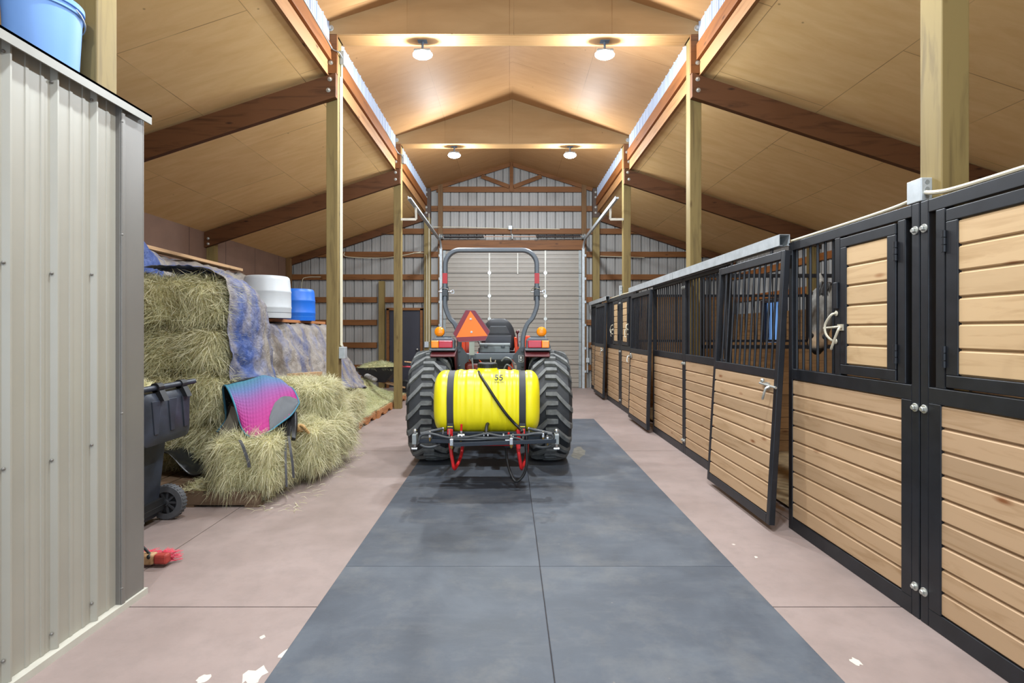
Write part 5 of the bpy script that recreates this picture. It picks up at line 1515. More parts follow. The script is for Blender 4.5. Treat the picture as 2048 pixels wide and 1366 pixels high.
tarp('tarp', 'blue dusty tarp hanging over the end of the tall open hay stack',
     [(5.12, [(-3.60, 2.11), (-3.10, 2.12), (-2.815, 2.04), (-2.745, 1.87), (-2.725, 1.47), (-2.705, 1.14), (-2.695, 1.00)]),
      (5.35, [(-3.60, 2.12), (-3.10, 2.12), (-2.785, 2.01), (-2.695, 1.82), (-2.665, 1.47), (-2.645, 1.14), (-2.615, 0.99)]),
      (5.65, [(-3.60, 2.10), (-3.10, 2.08), (-2.785, 1.95), (-2.685, 1.74), (-2.655, 1.42), (-2.615, 1.12), (-2.575, 0.97)]),
      (5.92, [(-3.60, 2.00), (-3.10, 1.95), (-2.815, 1.80), (-2.715, 1.60), (-2.685, 1.32), (-2.665, 1.07), (-2.635, 0.94)]),
      (6.06, [(-3.60, 1.75), (-3.10, 1.71), (-2.855, 1.57), (-2.775, 1.44), (-2.735, 1.22), (-2.715, 1.02), (-2.695, 0.92)])],
     tarp_mat('tarp_blue', 0.42, 0.62, seed=0), seed=1)
tarp('tarp', 'grey and blue tarp sloping down the low hay stack behind the post',
     [(6.02, [(-4.1, 1.58), (-3.3, 1.58), (-2.96, 1.57), (-2.86, 1.42), (-2.82, 1.15), (-2.80, 0.95), (-2.78, 0.86)]),
      (6.5, [(-4.1, 1.58), (-3.3, 1.58), (-2.95, 1.57), (-2.83, 1.40), (-2.74, 1.15), (-2.68, 0.93), (-2.60, 0.84)]),
      (6.9, [(-4.1, 1.57), (-3.3, 1.57), (-2.96, 1.56), (-2.85, 1.40), (-2.73, 1.12), (-2.66, 0.90), (-2.52, 0.80)]),
      (7.4, [(-4.1, 1.57), (-3.3, 1.57), (-2.95, 1.56), (-2.82, 1.38), (-2.68, 1.08), (-2.58, 0.82), (-2.44, 0.68)]),
      (8.0, [(-4.1, 1.57), (-3.3, 1.57), (-2.94, 1.56), (-2.80, 1.36), (-2.64, 1.02), (-2.52, 0.76), (-2.42, 0.60)]),
      (8.6, [(-4.1, 1.56), (-3.3, 1.57), (-2.96, 1.56), (-2.82, 1.36), (-2.66, 1.0), (-2.52, 0.70), (-2.40, 0.55)]),
      (8.9, [(-4.1, 1.55), (-3.4, 1.55), (-3.04, 1.50), (-2.88, 1.30), (-2.68, 0.95), (-2.52, 0.66), (-2.42, 0.52)]),
      (9.0, [(-4.1, 1.3), (-3.5, 1.28), (-3.2, 1.22), (-3.05, 1.05), (-2.9, 0.85), (-2.72, 0.62), (-2.55, 0.50)])],
     tarp_mat('tarp_grey', 0.28, 0.52, seed=2), rows=110, seed=5, amp=0.045, fold=3.5)
tarp('tarp', 'dusty tarp over the high hay stack against the brown wall',
     [(4.9, [(-5.6, 3.05), (-4.7, 2.95), (-4.15, 2.6), (-3.95, 2.3), (-3.9, 2.0), (-3.9, 1.7)]),
      (5.5, [(-5.6, 2.9), (-4.8, 2.75), (-4.2, 2.52), (-3.98, 2.3), (-3.9, 2.0), (-3.88, 1.7)]),
      (5.9, [(-5.6, 2.45), (-4.8, 2.42), (-4.15, 2.38), (-3.93, 2.24), (-3.88, 1.95), (-3.85, 1.6)]),
      (6.6, [(-5.6, 2.4), (-4.8, 2.4), (-4.1, 2.36), (-3.9, 2.22), (-3.86, 1.9), (-3.8, 1.5)]),
      (7.6, [(-5.6, 2.38), (-4.8, 2.38), (-4.1, 2.34), (-3.9, 2.2), (-3.84, 1.9), (-3.75, 1.5)]),
      (8.3, [(-5.6, 2.34), (-4.8, 2.34), (-4.12, 2.3), (-3.92, 2.12), (-3.82, 1.85), (-3.7, 1.5)]),
      (8.6, [(-5.6, 1.9), (-4.8, 1.9), (-4.2, 1.9), (-3.98, 1.8), (-3.85, 1.65), (-3.7, 1.45)])],
     tarp_mat('tarp_high', 0.36, 0.52, seed=1), rows=90, seed=9, amp=0.05, fold=4)
tarp('tarp', 'bright blue tarp peak at the left, rising above the tall open hay stack',
     [(5.30, [(-4.7, 3.0), (-4.2, 2.88), (-3.92, 2.72), (-3.82, 2.45), (-3.80, 2.1)]),
      (5.50, [(-4.7, 2.85), (-4.2, 2.74), (-3.93, 2.58), (-3.84, 2.36), (-3.80, 2.1)]),
      (5.68, [(-4.7, 2.6), (-4.2, 2.52), (-3.94, 2.40), (-3.85, 2.26), (-3.80, 2.08)]),
      (5.80, [(-4.7, 2.42), (-4.2, 2.38), (-3.96, 2.32), (-3.86, 2.22), (-3.80, 2.06)])],
     tarp_mat('tarp_bright', 0.6, 0.75, seed=4), rows=30, cols=40, seed=13, amp=0.03)
def loose_board(p0, p1, w, h, label, mt='board'):
    mb = MB(); mb.bar(p0, p1, w, h); o = mb.build('wooden_board', M[mt], bev=0.003); return tag(o, label, 'board', 'loose boards on the tarps')
loose_board((-4.12, 5.75, 2.43), (-4.08, 7.9, 2.40), 0.14, 0.04, 'long pale board lying along the top of the high tarped stack')
loose_board((-3.14, 6.25, 1.625), (-3.10, 8.5, 1.61), 0.24, 0.04, 'reddish board on the low tarp, under the white and blue tubs', 'palletr')
loose_board((-2.58, 6.2, 0.93), (-2.60, 7.15, 0.88), 0.10, 0.10, 'short square timber weighing down the lower edge of the tarp')
mb = MB()
fl = []
for i in range(25):
    for j in range(7):
        u, v = i / 24, j / 6
        fl.append((-2.72 + 0.36 * v + 0.03 * math.sin(u * 5), 5.98 + 1.35 * u, 0.93 - 0.07 * v - 0.06 * u + 0.012 * noise.noise((u * 6, v * 3, 2))))
mb.add(fl, [(i * 7 + j, i * 7 + j + 1, (i + 1) * 7 + j + 1, (i + 1) * 7 + j) for i in range(24) for j in range(6)])
o = mb.build('tarp_flap', tarp_mat('tarp_flap_grey', 0.2, 0.3, seed=3), smooth=60); md = o.modifiers.new('t', 'SOLIDIFY'); md.thickness = 0.005; tag(o, 'flat grey strip of tarp lying on the hay under the square timber', 'tarp')

# tubs on the low stack
def tub(c, r0, h, col, label, band=None):
    e = empty('plastic_tub', c, label, 'tub')
    pf = [(r0 * 0.985, 0), (r0, 0.02), (r0 * 1.0, h * 0.22), (r0 * 1.012, h * 0.235), (r0 * 1.012, h * 0.265), (r0, h * 0.28), (r0 * 0.99, h * 0.60), (r0 * 1.0, h * 0.615), (r0 * 1.0, h * 0.645), (r0 * 0.985, h * 0.66), (r0 * 0.95, h - 0.05), (r0 * 0.92, h - 0.015), (r0 * 0.86, h), (0.02, h + 0.01)]
    mb = MB(); mb.lathe(pf, c, (0, 0, 1), 48); mb.build('tub_body', plain('tub_' + col[1:], col, 0.45, 0, 0.06, 5), e, smooth=40)
    mb = MB(); mb.lathe([(r0 * 1.004, h * 0.125), (r0 * 1.004, h * 0.135)], c, (0, 0, 1), 48, cap=False); mb.build('rim_line', plain('line_' + col[1:], '#4e4f52' if band else '#2f78c4', 0.5), e)
tub((-3.10, 6.72, 1.648), 0.285, 0.53, '#b2b5b7', 'white upturned plastic tub on the low tarped hay stack', True)
tub((-3.12, 7.72, 1.632), 0.25, 0.46, '#0f5fbe', 'bright blue upturned plastic tub beside the white tub')

# black plastic sheet on the near pallet
mb = MB(); g = []
for i in range(31):
    for j in range(15):
        u, v = i / 30, j / 14
        x = -3.3 + 0.78 * u; y = 4.80 + 0.30 * v
        z = 0.15 + 0.05 * abs(noise.noise((x * 5, y * 7, 1))) + 0.03 * noise.noise((x * 13, y * 11, 3)) + 0.02 + (0.18 * sm(-2.9, -3.15, x))
        g.append((x, y, z))
mb.add(g, [(i * 15 + j, i * 15 + j + 1, (i + 1) * 15 + j + 1, (i + 1) * 15 + j) for i in range(30) for j in range(14)])
o = mb.build('plastic_sheet', plain('black_sheet', '#1d1e20', 0.32, 0, 0.2), smooth=40); md = o.modifiers.new('t', 'SOLIDIFY'); md.thickness = 0.004
tag(o, 'crumpled black plastic sheet on the near pallet below the hay', 'sheet')

# wheeled bin, its lid hanging open on the aisle side
WB = empty('wheeled_bin', (-2.92, 3.9, 0), 'black two-wheeled bin full of hay with its lid hanging open', 'bin')
bpl = plain('bin_plastic', '#333945', 0.45, 0, 0.25, 5, c2='#22262e')
def rr(x0, x1, y0, y1, z, r_, n=6):
    out = []
    for cx_, cy_, a0 in ((x1 - r_, y1 - r_, 0), (x0 + r_, y1 - r_, 90), (x0 + r_, y0 + r_, 180), (x1 - r_, y0 + r_, 270)):
        for k in range(n + 1): a = R(a0 + 90 * k / n); out.append((cx_ + r_ * math.cos(a), cy_ + r_ * math.sin(a), z))
    return out
mb = MB(); mb.loft([rr(-3.20, -2.735, 3.70, 4.10, 0.05, 0.05), rr(-3.21, -2.73, 3.69, 4.11, 0.10, 0.05), rr(-3.29, -2.66, 3.63, 4.16, 0.98, 0.06), rr(-3.31, -2.63, 3.61, 4.18, 0.985, 0.06), rr(-3.31, -2.63, 3.61, 4.18, 1.06, 0.06), rr(-3.28, -2.66, 3.64, 4.15, 1.06, 0.05), rr(-3.26, -2.68, 3.66, 4.13, 0.9, 0.05)]); mb.build('bin_body', bpl, WB, smooth=40)
mb = MB(); mb.tube([(-2.545, 3.60, 1.075), (-2.525, 4.20, 1.085)], 0.021, 12); 
for y in (3.66, 4.12): mb.bar((-2.64, y, 1.04), (-2.54, y, 1.075), 0.05, 0.03)
mb.build('handle_bar', bpl, WB, smooth=True)
for y in (3.78, 4.05):
    mb = MB(); mb.lathe([(0.027, -0.03), (0.034, -0.03), (0.034, 0.03), (0.027, 0.03)], (-2.535, y, 1.08), (0, 1, 0), 14); mb.prism([(-2.56, y - 0.03, 1.06), (-2.50, y - 0.03, 1.06), (-2.465, y - 0.03, 0.985), (-2.50, y - 0.03, 0.99)], (0, 0.06, 0)); mb.build('lid_hinge', M['plastic'], WB)
# lid: shallow tray hanging from the bar
mb = MB()
def lid_ring(x, y0, y1, z0, z1, r_): return [(x, a, b) for a, b, _ in rr(y0, y1, z0, z1, 0, r_)]
mb.loft([lid_ring(-2.600, 3.61, 4.155, 0.665, 1.05, 0.06), lid_ring(-2.585, 3.60, 4.165, 0.655, 1.05, 0.06), lid_ring(-2.53, 3.615, 4.15, 0.67, 1.04, 0.06), lid_ring(-2.505, 3.66, 4.105, 0.72, 1.0, 0.05)]); ld_ = mb.build('lid', bpl, WB, smooth=40)
for y in (3.72, 3.9, 4.06):
    mb = MB(); mb.prism([(-2.506, y - 0.05, 0.99), (-2.506, y + 0.05, 0.99), (-2.506, y + 0.02, 0.75), (-2.506, y - 0.02, 0.75)], (0.008, 0, 0)); mb.build('lid_rib', bpl, ld_, bev=0.004)
for y in (3.66, 4.15):
    mb = MB(); mb.lathe([(0.085, -0.03), (0.128, -0.03), (0.135, -0.022), (0.135, 0.022), (0.128, 0.03), (0.085, 0.03)], (-2.70, y, 0.137), (0, 1, 0), 36, cap=False)
    for k in range(30):
        a = 2 * math.pi * k / 30; mb.obox((-2.70 + 0.1345 * math.cos(a), y, 0.137 + 0.1345 * math.sin(a)), (0.008, 0.05, 0.012), Euler((0, -a, 0)))
    wt = mb.build('wheel', plain('wheel_rubber', '#505154', 0.7, 0, 0.2, 20), WB, smooth=30)
    mb = MB(); mb.lathe([(0.024, -0.034), (0.024, 0.034)], (-2.70, y, 0.137), (0, 1, 0), 16); mb.lathe([(0.088, 0.0), (0.088, 0.01)], (-2.70, y, 0.137), (0, 1, 0), 30)
    for k in range(9):
        a = 2 * math.pi * k / 9; mb.bar((-2.70 + 0.02 * math.cos(a), y - 0.014, 0.137 + 0.02 * math.sin(a)), (-2.70 + 0.088 * math.cos(a), y - 0.014, 0.137 + 0.088 * math.sin(a)), 0.016, 0.022, (0, 1, 0))
    mb.build('hub', plain('hub_plastic', '#3c3d40', 0.45), wt)
mb = MB(); mb.tube([(-2.70, 3.66, 0.137), (-2.70, 4.15, 0.137)], 0.012, 8); mb.box(-2.76, -2.69, 3.72, 4.08, 0.10, 0.19); mb.build('axle', M['plastic'], WB)
heap('bin_hay', 'dry hay filling the top of the black wheeled bin', -3.26, -2.68, 3.66, 4.13, lambda x, y: 1.03 + 0.10 * max(0, 1 - ((x + 2.97) / 0.34) ** 2) * max(0, 1 - ((y - 3.9) / 0.27) ** 2), 3000, 17, 'blade', 18, 0.4)

# push broom
BR = empty('push_broom', (-2.5, 3.33, 0), 'wooden push broom with red bristles lying behind the metal partition', 'broom')
mb = MB(); mb.box(-2.80, -2.235, 3.285, 3.345, 0.018, 0.085); mb.build('broom_head', M['board'], BR, bev=0.012)
mb = MB(); mb.box(-2.235, -2.15, 3.288, 3.342, 0.02, 0.083); mb.build('red_end', plain('worn_red', '#a83a30', 0.6, 0, 0.3, 20), BR, bev=0.014)
rs = np.random.default_rng(5)
mb = MB()
for k in range(1100):
    x = rs.uniform(-2.80, -2.155); z = rs.uniform(0.02, 0.085); p = V((x, 3.34, z)); e_ = (x + 2.2) / 0.05
    q = p + V((rs.uniform(-0.01, 0.01) + max(0, min(1, e_)) * rs.uniform(0.03, 0.07), rs.uniform(0.03, 0.06), rs.uniform(-0.02, 0.012)))
    q.z = max(q.z, 0.003)
    mb.tube([p, q], 0.0016, 3, cap=False)
mb.build('bristles', plain('red_bristle', '#d2344e', 0.5, 0, 0.15, 30), BR)
mb = MB(); mb.tube([(-2.262, 3.31, 0.075), (-2.36, 3.29, 0.20)], 0.008, 8); mb.sphere((-2.26, 3.295, 0.07), 0.016, 10, 8); mb.build('brace_rod', M['plastic'], BR, smooth=True)
mb = MB(); mb.tube([(-2.36, 3.29, 0.20), (-3.2, 3.2, 1.25)], 0.012, 8); mb.build('broom_handle', M['board'], BR, smooth=True)

# blue pails on the tack room roof
def pail(c, r1, h, col, label):
    e = empty('plastic_pail', c, label, 'pail', 'pails on the tack room roof')
    mb = MB(); mb.lathe([(r1 * 0.88, 0), (r1 * 0.89, 0.008), (r1 * 0.99, h * 0.86), (r1 * 1.04, h * 0.865), (r1 * 1.04, h * 0.88), (r1, h * 0.885), (r1, h * 0.93), (r1 * 1.05, h * 0.935), (r1 * 1.05, h), (r1 * 0.97, h), (r1 * 0.86, 0.02)], c, (0, 0, 1), 48); mb.build('pail_body', plain('pail_' + col[1:], col, 0.55, 0, 0.06, 3, spec=0.3), e, smooth=40)
    mb = MB(); mb.tube([(c[0] + r1 * 1.06 * math.cos(a), c[1] + r1 * 1.06 * math.sin(a) * 1.0, c[2] + h * 0.9 - 0.05 * abs(math.sin(a))) for a in [math.pi * k / 16 for k in range(17)]], 0.003, 6); mb.build('bail', M['galv'], e, smooth=True)
pail((-2.262, 2.545, 2.712), 0.152, 0.37, '#6c93cb', 'light blue plastic pail on the tack room roof beside the timber post')
pail((-2.52, 2.36, 2.712), 0.150, 0.37, '#16264a', 'dark navy plastic pail at the left edge on the tack room roof')

# upturned saddle under a quilted pad, on the near bale
SD = empty('riding_saddle', (-2.45, 4.85, 0.6), 'black riding saddle lying on the near hay bale under the quilted pad', 'saddle')
lea = plain('black_leather', '#1a191a', 0.42, 0, 0.25, 10); leb = plain('taupe_panel', '#6a6459', 0.6, 0, 0.1)
def sheet(rows_, name, mt, parent, th=0.008, n=8, sm_=60):
    c = [cat(r_, n) for r_ in rows_]
    m = len(c[0]); cols = [cat([c[i][k] for i in range(len(c))], n) for k in range(m)]
    k = len(cols[0]); vs_ = [p for col in cols for p in col]
    mb = MB(); mb.add(vs_, [(i * k + j, i * k + j + 1, (i + 1) * k + j + 1, (i + 1) * k + j) for i in range(m - 1) for j in range(k - 1)])
    o = mb.build(name, mt, parent, smooth=sm_); md = o.modifiers.new('t', 'SOLIDIFY'); md.thickness = th; md.offset = 0
    return o
mb = MB()
rings = []
for k in range(9):
    t = k / 8; c_ = V((-2.62 + 0.40 * t, 5.0 + 0.12 * t, 0.70 + 0.06 * math.sin(math.pi * t)))
    w1_ = 0.10 + 0.04 * math.sin(math.pi * t); h1 = 0.10 + 0.02 * math.cos(2 * math.pi * t)
    rings.append([c_ + V((0.02 * math.cos(a), w1_ * math.cos(a), h1 * math.sin(a))) for a in [2 * math.pi * q / 20 for q in range(20)]])
mb.loft(rings); mb.build('saddle_seat', lea, SD, smooth=50)
sheet([[P(464, 812, 4.84), P(456, 836, 4.80), P(444, 856, 4.76), P(436, 876, 4.72)], [P(473, 818, 4.80), P(468, 840, 4.76), P(456, 862, 4.71), P(442, 882, 4.67)], [P(478, 834, 4.78), P(476, 850, 4.72), P(466, 868, 4.68), P(450, 888, 4.66)]], 'saddle_panel', leb, SD, 0.02)
sheet([[P(474, 822, 4.86), P(474, 845, 4.80), P(468, 866, 4.72), P(452, 886, 4.68)], [P(486, 838, 4.80), P(488, 858, 4.72), P(482, 872, 4.66), P(470, 880, 4.62)]], 'saddle_flap', lea, SD, 0.012)
sheet([[P(552, 845, 4.92), P(556, 858, 4.84), P(562, 872, 4.78)], [P(572, 832, 4.94), P(574, 856, 4.82), P(573, 880, 4.74)], [P(584, 824, 4.96), P(583, 850, 4.84), P(580, 872, 4.76)]], 'saddle_flap', lea, SD, 0.014)
sheet([[P(585, 826, 4.95), P(584, 850, 4.86), P(583, 878, 4.76)], [P(592, 822, 4.96), P(593, 848, 4.86), P(591, 880, 4.77)]], 'girth_flap', plain('flap_black', '#131314', 0.5), SD, 0.05)
mb = MB(); mb.tube(cat([P(442, 876, 4.70), P(444, 888, 4.66), P(456, 892, 4.62), P(472, 886, 4.60), P(480, 880, 4.6)], 6), 0.006, 8); mb.build('stirrup_leather', lea, SD, smooth=True)
def strap_(pts, w_, name, mt=lea):
    L = cat(pts, 6); mb = MB()
    mb.loft([[p + V((-w_ / 2, 0, 0)), p + V((w_ / 2, 0, 0)), p + V((w_ / 2, 0.005, 0)), p + V((-w_ / 2, 0.005, 0))] for p in L]); return mb.build(name, mt, SD)
gst = plain('grey_strap', '#4a4a4d', 0.55)
strap_([P(479, 880, 4.42), P(485, 891, 4.38), P(491, 908, 4.36), P(496, 922, 4.355), P(498, 935, 4.355)], 0.026, 'billet_strap', gst)
strap_([P(577, 872, 4.74), P(581, 900, 4.60), P(585, 930, 4.58), P(587, 956, 4.60)], 0.021, 'girth_strap', gst)
strap_([P(571, 880, 4.70), P(571, 920, 4.56), P(572, 950, 4.50), P(573, 974, 4.50)], 0.018, 'girth_strap', gst)

def pad_mat():
    t = NT('ombre_quilt')
    tc = t.n('ShaderNodeTexCoord'); sp = t.n('ShaderNodeSeparateXYZ'); t.l(tc.outputs['UV'], sp.inputs[0])
    # dye runs from teal at the spine to magenta at the lower edge
    ad = t.n('ShaderNodeMath', operation='MULTIPLY_ADD'); ad.inputs[1].default_value = 0.22; t.l(sp.outputs['X'], ad.inputs[0]); t.l(sp.outputs['Y'], ad.inputs[2])
    col = t.ramp(ad.outputs[0], [(0.05, '#3b6f7c'), (0.32, '#55628a'), (0.52, '#7a4c80'), (0.78, '#923874'), (1.0, '#9a306e')])
    return t.done(col, 0.7, 0, 0.15)
SPD = empty('saddle_pad', (-2.45, 4.85, 0.8), 'quilted teal to magenta saddle pad draped over the upturned saddle', 'saddle pad')
topl = [(451, 771, 4.90), (468, 766, 4.96), (490, 761, 5.03), (510, 755, 5.10), (527, 750, 5.16), (545, 754, 5.20), (562, 759, 5.22), (578, 774, 5.20)]
botl = [(479, 842, 4.62), (487, 862, 4.55), (500, 874, 4.52), (515, 875, 4.54), (535, 865, 4.62), (560, 847, 4.74), (583, 829, 4.86), (598, 806, 4.98)]
A_ = cat([P(*p) for p in topl], 10); B_ = cat([P(*p) for p in botl], 10)
NU, NV = 112, 80
vs_ = []; uv_ = []
for i in range(NU + 1):
    fa = i / NU * (len(A_) - 1); ia = min(int(fa), len(A_) - 2); a = A_[ia].lerp(A_[ia + 1], fa - ia); b = B_[ia].lerp(B_[ia + 1], fa - ia)
    for j in range(NV + 1):
        v = j / NV; p = a.lerp(b, v)
        bul = 0.055 * math.sin(math.pi * v) ** 0.8
        n_ = V((0.35, -0.6, 0.7)).normalized()
        q = 0.0052 * (abs(math.sin(math.pi * i / NU * 20)) ** 0.5 * abs(math.sin(math.pi * v * 16)) ** 0.5)
        vs_.append(p + n_ * (bul + q)); uv_.append((i / NU, v))
fs_ = [(i * (NV + 1) + j, i * (NV + 1) + j + 1, (i + 1) * (NV + 1) + j + 1, (i + 1) * (NV + 1) + j) for i in range(NU) for j in range(NV)]
mb = MB(); mb.add(vs_, fs_); o = mb.build('quilted_side', pad_mat(), SPD, smooth=70, fix=False)
ul = o.data.uv_layers.new(name='UVMap')
for lp in o.data.loops: ul.data[lp.index].uv = uv_[lp.vertex_index]
md = o.modifiers.new('t', 'SOLIDIFY'); md.thickness = 0.012; md.offset = -1
edge = [vs_[j] for j in range(NV + 1)] + [vs_[i * (NV + 1) + NV] for i in range(NU + 1)] + [vs_[NU * (NV + 1) + j] for j in range(NV, -1, -1)]
mb = MB(); mb.tube(edge[::2], 0.008, 8); mb.build('edge_binding', plain('teal_binding', '#2f6f86', 0.6), SPD, smooth=True)
# grey reinforcing patch low on the right corner
def pp(u, v, off=0.006):
    i = int(u * NU); j = int(v * NV); return vs_[i * (NV + 1) + j] + V((0.35, -0.6, 0.7)).normalized() * off
pu = [[pp(u, 1.0 - (1 - v) * 0.42 * math.sin(math.pi * min(1, (u - 0.60) / 0.40 * 0.93 + 0.07)) ** 0.6) for v in [k / 8 for k in range(9)]] for u in [0.60 + 0.40 * k / 14 for k in range(15)]]
mb = MB(); mb.add([p for r_ in pu for p in r_], [(i * 9 + j, i * 9 + j + 1, (i + 1) * 9 + j + 1, (i + 1) * 9 + j) for i in range(14) for j in range(8)]); mb.build('grey_patch', plain('grey_patch', '#4a4d52', 0.6, 0, 0.1), SPD, smooth=60)
# far side of the pad, hanging behind, seen along its near edge
sheet([[P(451, 771, 4.90), P(510, 755, 5.10), P(562, 759, 5.22)], [P(446, 776, 4.97), P(500, 780, 5.25), P(556, 790, 5.35)], [P(450, 815, 5.02), P(500, 820, 5.3), P(556, 830, 5.4)], [P(452, 838, 4.98), P(500, 850, 5.3), P(556, 850, 5.4)], [P(434, 864, 4.88), P(490, 870, 5.2), P(556, 870, 5.3)]], 'far_side', plain('pad_lining', '#18181b', 0.8), SPD, 0.014)
mb = MB(); mb.tube(cat([P(451, 771, 4.90), P(446, 777, 4.96), P(450, 815, 5.01), P(452, 838, 4.97), P(444, 852, 4.92), P(434, 864, 4.87)], 6), 0.010, 8); mb.build('edge_binding', plain('teal_binding2', '#2c6074', 0.6), SPD, smooth=True)
# tan work glove
GL = empty('work_glove', P(601, 858, 4.98), 'crumpled tan leather work glove on the hay right of the saddle', 'glove')
gm = plain('tan_leather', '#a88450', 0.7, 0, 0.2, 30); g0 = P(600, 856, 4.98)
mb = MB(); mb.sphere(g0, (0.055, 0.05, 0.04), 18, 12); mb.build('glove_palm', gm, GL, smooth=True)
for k in range(4):
    b_ = g0 + V((0.02 + 0.006 * k, -0.035 + 0.016 * k, 0.028 - 0.018 * k)); mb = MB(); mb.tube(cat([b_, b_ + V((0.035, -0.022, -0.004)), b_ + V((0.05, -0.018, -0.026))], 5), [0.013] * 10 + [0.008], 8); mb.build('glove_finger', gm, GL, smooth=True)

# wheelbarrow by the charcoal door, with two tool handles
WBR = empty('wheelbarrow', (-2.9, 11.9, 0), 'black wheelbarrow heaped with hay in front of the charcoal door', 'wheelbarrow')
mb = MB()
def quad4(x0, x1, y0, y1, z, zr=0): return [(x0, y0, z), (x1, y0, z + zr), (x1, y1, z + zr), (x0, y1, z)]
mb.loft([quad4(-3.15, -2.75, 11.65, 12.15, 0.34), quad4(-3.38, -2.46, 11.52, 12.28, 0.66, 0.03), quad4(-3.40, -2.44, 11.50, 12.30, 0.665, 0.03), quad4(-3.36, -2.48, 11.54, 12.26, 0.655, 0.03), quad4(-3.13, -2.77, 11.67, 12.13, 0.36)]); mb.prism([(-2.47, 11.50, 0.675), (-2.25, 11.52, 0.74), (-2.25, 12.28, 0.74), (-2.47, 12.30, 0.675)], (0, 0, -0.008)); mb.build('tray', plain('tray_black', '#2c2d30', 0.45), WBR)
mb = MB(); mb.lathe([(0.10, -0.03), (0.16, -0.045), (0.19, -0.03), (0.19, 0.03), (0.16, 0.045), (0.10, 0.03)], (-2.38, 11.9, 0.19), (0, 1, 0), 28); mb.build('wheel', M['rubber'], WBR, smooth=True)
for y in (11.72, 12.08):
    mb = MB(); mb.bar((-3.95, y + (y - 11.9) * 0.5, 0.62), (-2.35, 11.9 + (y - 11.9) * 0.3, 0.20), 0.035, 0.035); mb.build('handle', M['board'], WBR)
    mb = MB(); mb.bar((-3.25, y, 0.42), (-3.32, y, 0.0), 0.03, 0.03, (1, 0, 0)); mb.build('leg', M['black'], WBR)
heap('barrow_hay', 'green hay heaped in the black wheelbarrow', -3.36, -2.5, 11.54, 12.26, lambda x, y: 0.62 + 0.16 * max(0, 1 - ((x + 2.95) / 0.5) ** 2) * max(0, 1 - ((y - 11.9) / 0.42) ** 2), 3500, 31, 'loose', 16, 0.4)
def tool(p0, p1, mt, label):
    e = empty('tool_handle', p0, label, 'tool'); mb = MB(); mb.tube([p0, V(p0).lerp(V(p1), 0.98), p1], [0.017, 0.016, 0.012], 10); mb.build('shaft', mt, e, smooth=True)
    mb = MB(); mb.bar(V(p1) + V((-0.02, 0, 0.0)), V(p1) + V((0.02, 0, 0)), 0.22, 0.03); mb.build('tool_head', M['black'], e)
tool((-2.32, 11.6, 0.80), (-1.15, 11.72, 0.68), M['board'], 'pale wooden tool handle between the far post and the tractor tyre')
tool((-2.36, 11.55, 0.70), (-1.15, 11.6, 0.62), plain('red_shaft', '#d04a58', 0.4), 'red tool handle just below the pale wooden handle')
for k, (p0, p1) in enumerate((((-1.2, 11.7, 0.0), (-1.2, 11.7, 0.69)),)):
    mb = MB(); mb.box(-1.3, -1.1, 11.5, 11.8, 0.0, 0.60); o = mb.build('low_crate', M['pallet'], bev=0.01); tag(o, 'wooden crate beyond the tractor on which the tool handles rest', 'crate')
# grey rolled cover on the loose hay
mb = MB()
for k in range(5):
    c_ = V((-2.78 + 0.05 * k, 10.25 - 0.06 * k, 0.60 - 0.012 * k)); mb.sphere(c_, (0.06, 0.09, 0.05), 14, 10)
o = mb.build('grey_cover', plain('grey_cloth', '#8f8c88', 0.8, 0, 0.2, 20), smooth=True); md = o.modifiers.new('r', 'REMESH'); md.mode = 'VOXEL'; md.voxel_size = 0.012; tag(o, 'rolled grey cover on the loose hay below the wheelbarrow', 'cover')
# ================================================================== CONDUITS AND SMALL FITTINGS
def run(label, pts, r_=0.011, boxes=(), n=3, mt='pipe', smooth_=False):
    e = empty('electrical_conduit', pts[0], label, 'conduit')
    mb = MB(); mb.tube(cat(pts, n) if smooth_ else pts, r_, 8); mb.build('pipe', M[mt], e, smooth=True)
    for c, sz in boxes:
        mb = MB(); mb.box(*[v for i in range(3) for v in (c[i] - sz[i] / 2, c[i] + sz[i] / 2)]); mb.build('junction_box', M['galv'], e, bev=0.005)
    return e
# down the aisle faces of the left posts, from the box under the truss
run('pair of pale conduits down the post beside the tarp, with a grey outlet box', [(XL + 0.014, 6.40, 4.74), (XL + 0.014, 6.40, 1.30)], 0.012, [((XL + 0.03, 6.40, 4.80), (0.05, 0.08, 0.16)), ((XL + 0.035, 6.385, 1.22), (0.07, 0.10, 0.14))])
run('second thin conduit beside the pale one on the post next to the tarp', [(XL + 0.012, 6.36, 4.56), (XL + 0.012, 6.36, 2.4), (XL + 0.012, 6.37, 1.31)], 0.008)
run('grey cable from the left eave beam to the box on the tarp post', [(XL - 0.055, 5.2, 4.90), (XL - 0.055, 6.1, 4.86), (XL - 0.04, 6.235, 4.83), (XL + 0.03, 6.245, 4.80), (XL + 0.03, 6.36, 4.80)], 0.008, mt='galvd', smooth_=True)
run('small grey box and cable high on the post by the charcoal door', [(XL - 0.055, 9.0, 4.90), (XL - 0.055, 9.75, 4.86), (XL - 0.03, 9.90, 4.83), (XL + 0.03, 9.915, 4.80), (XL + 0.03, 10.04, 4.78)], 0.008, [((XL + 0.03, 10.04, 4.76), (0.05, 0.08, 0.16))], mt='galvd', smooth_=True)
run('pale conduit down the end wall column beside the charcoal door, with an outlet box', [(-2.07, YB - 0.115, 4.5), (-2.07, YB - 0.115, 1.2)], 0.011, [((-2.13, YB - 0.13, 1.13), (0.11, 0.06, 0.15))])
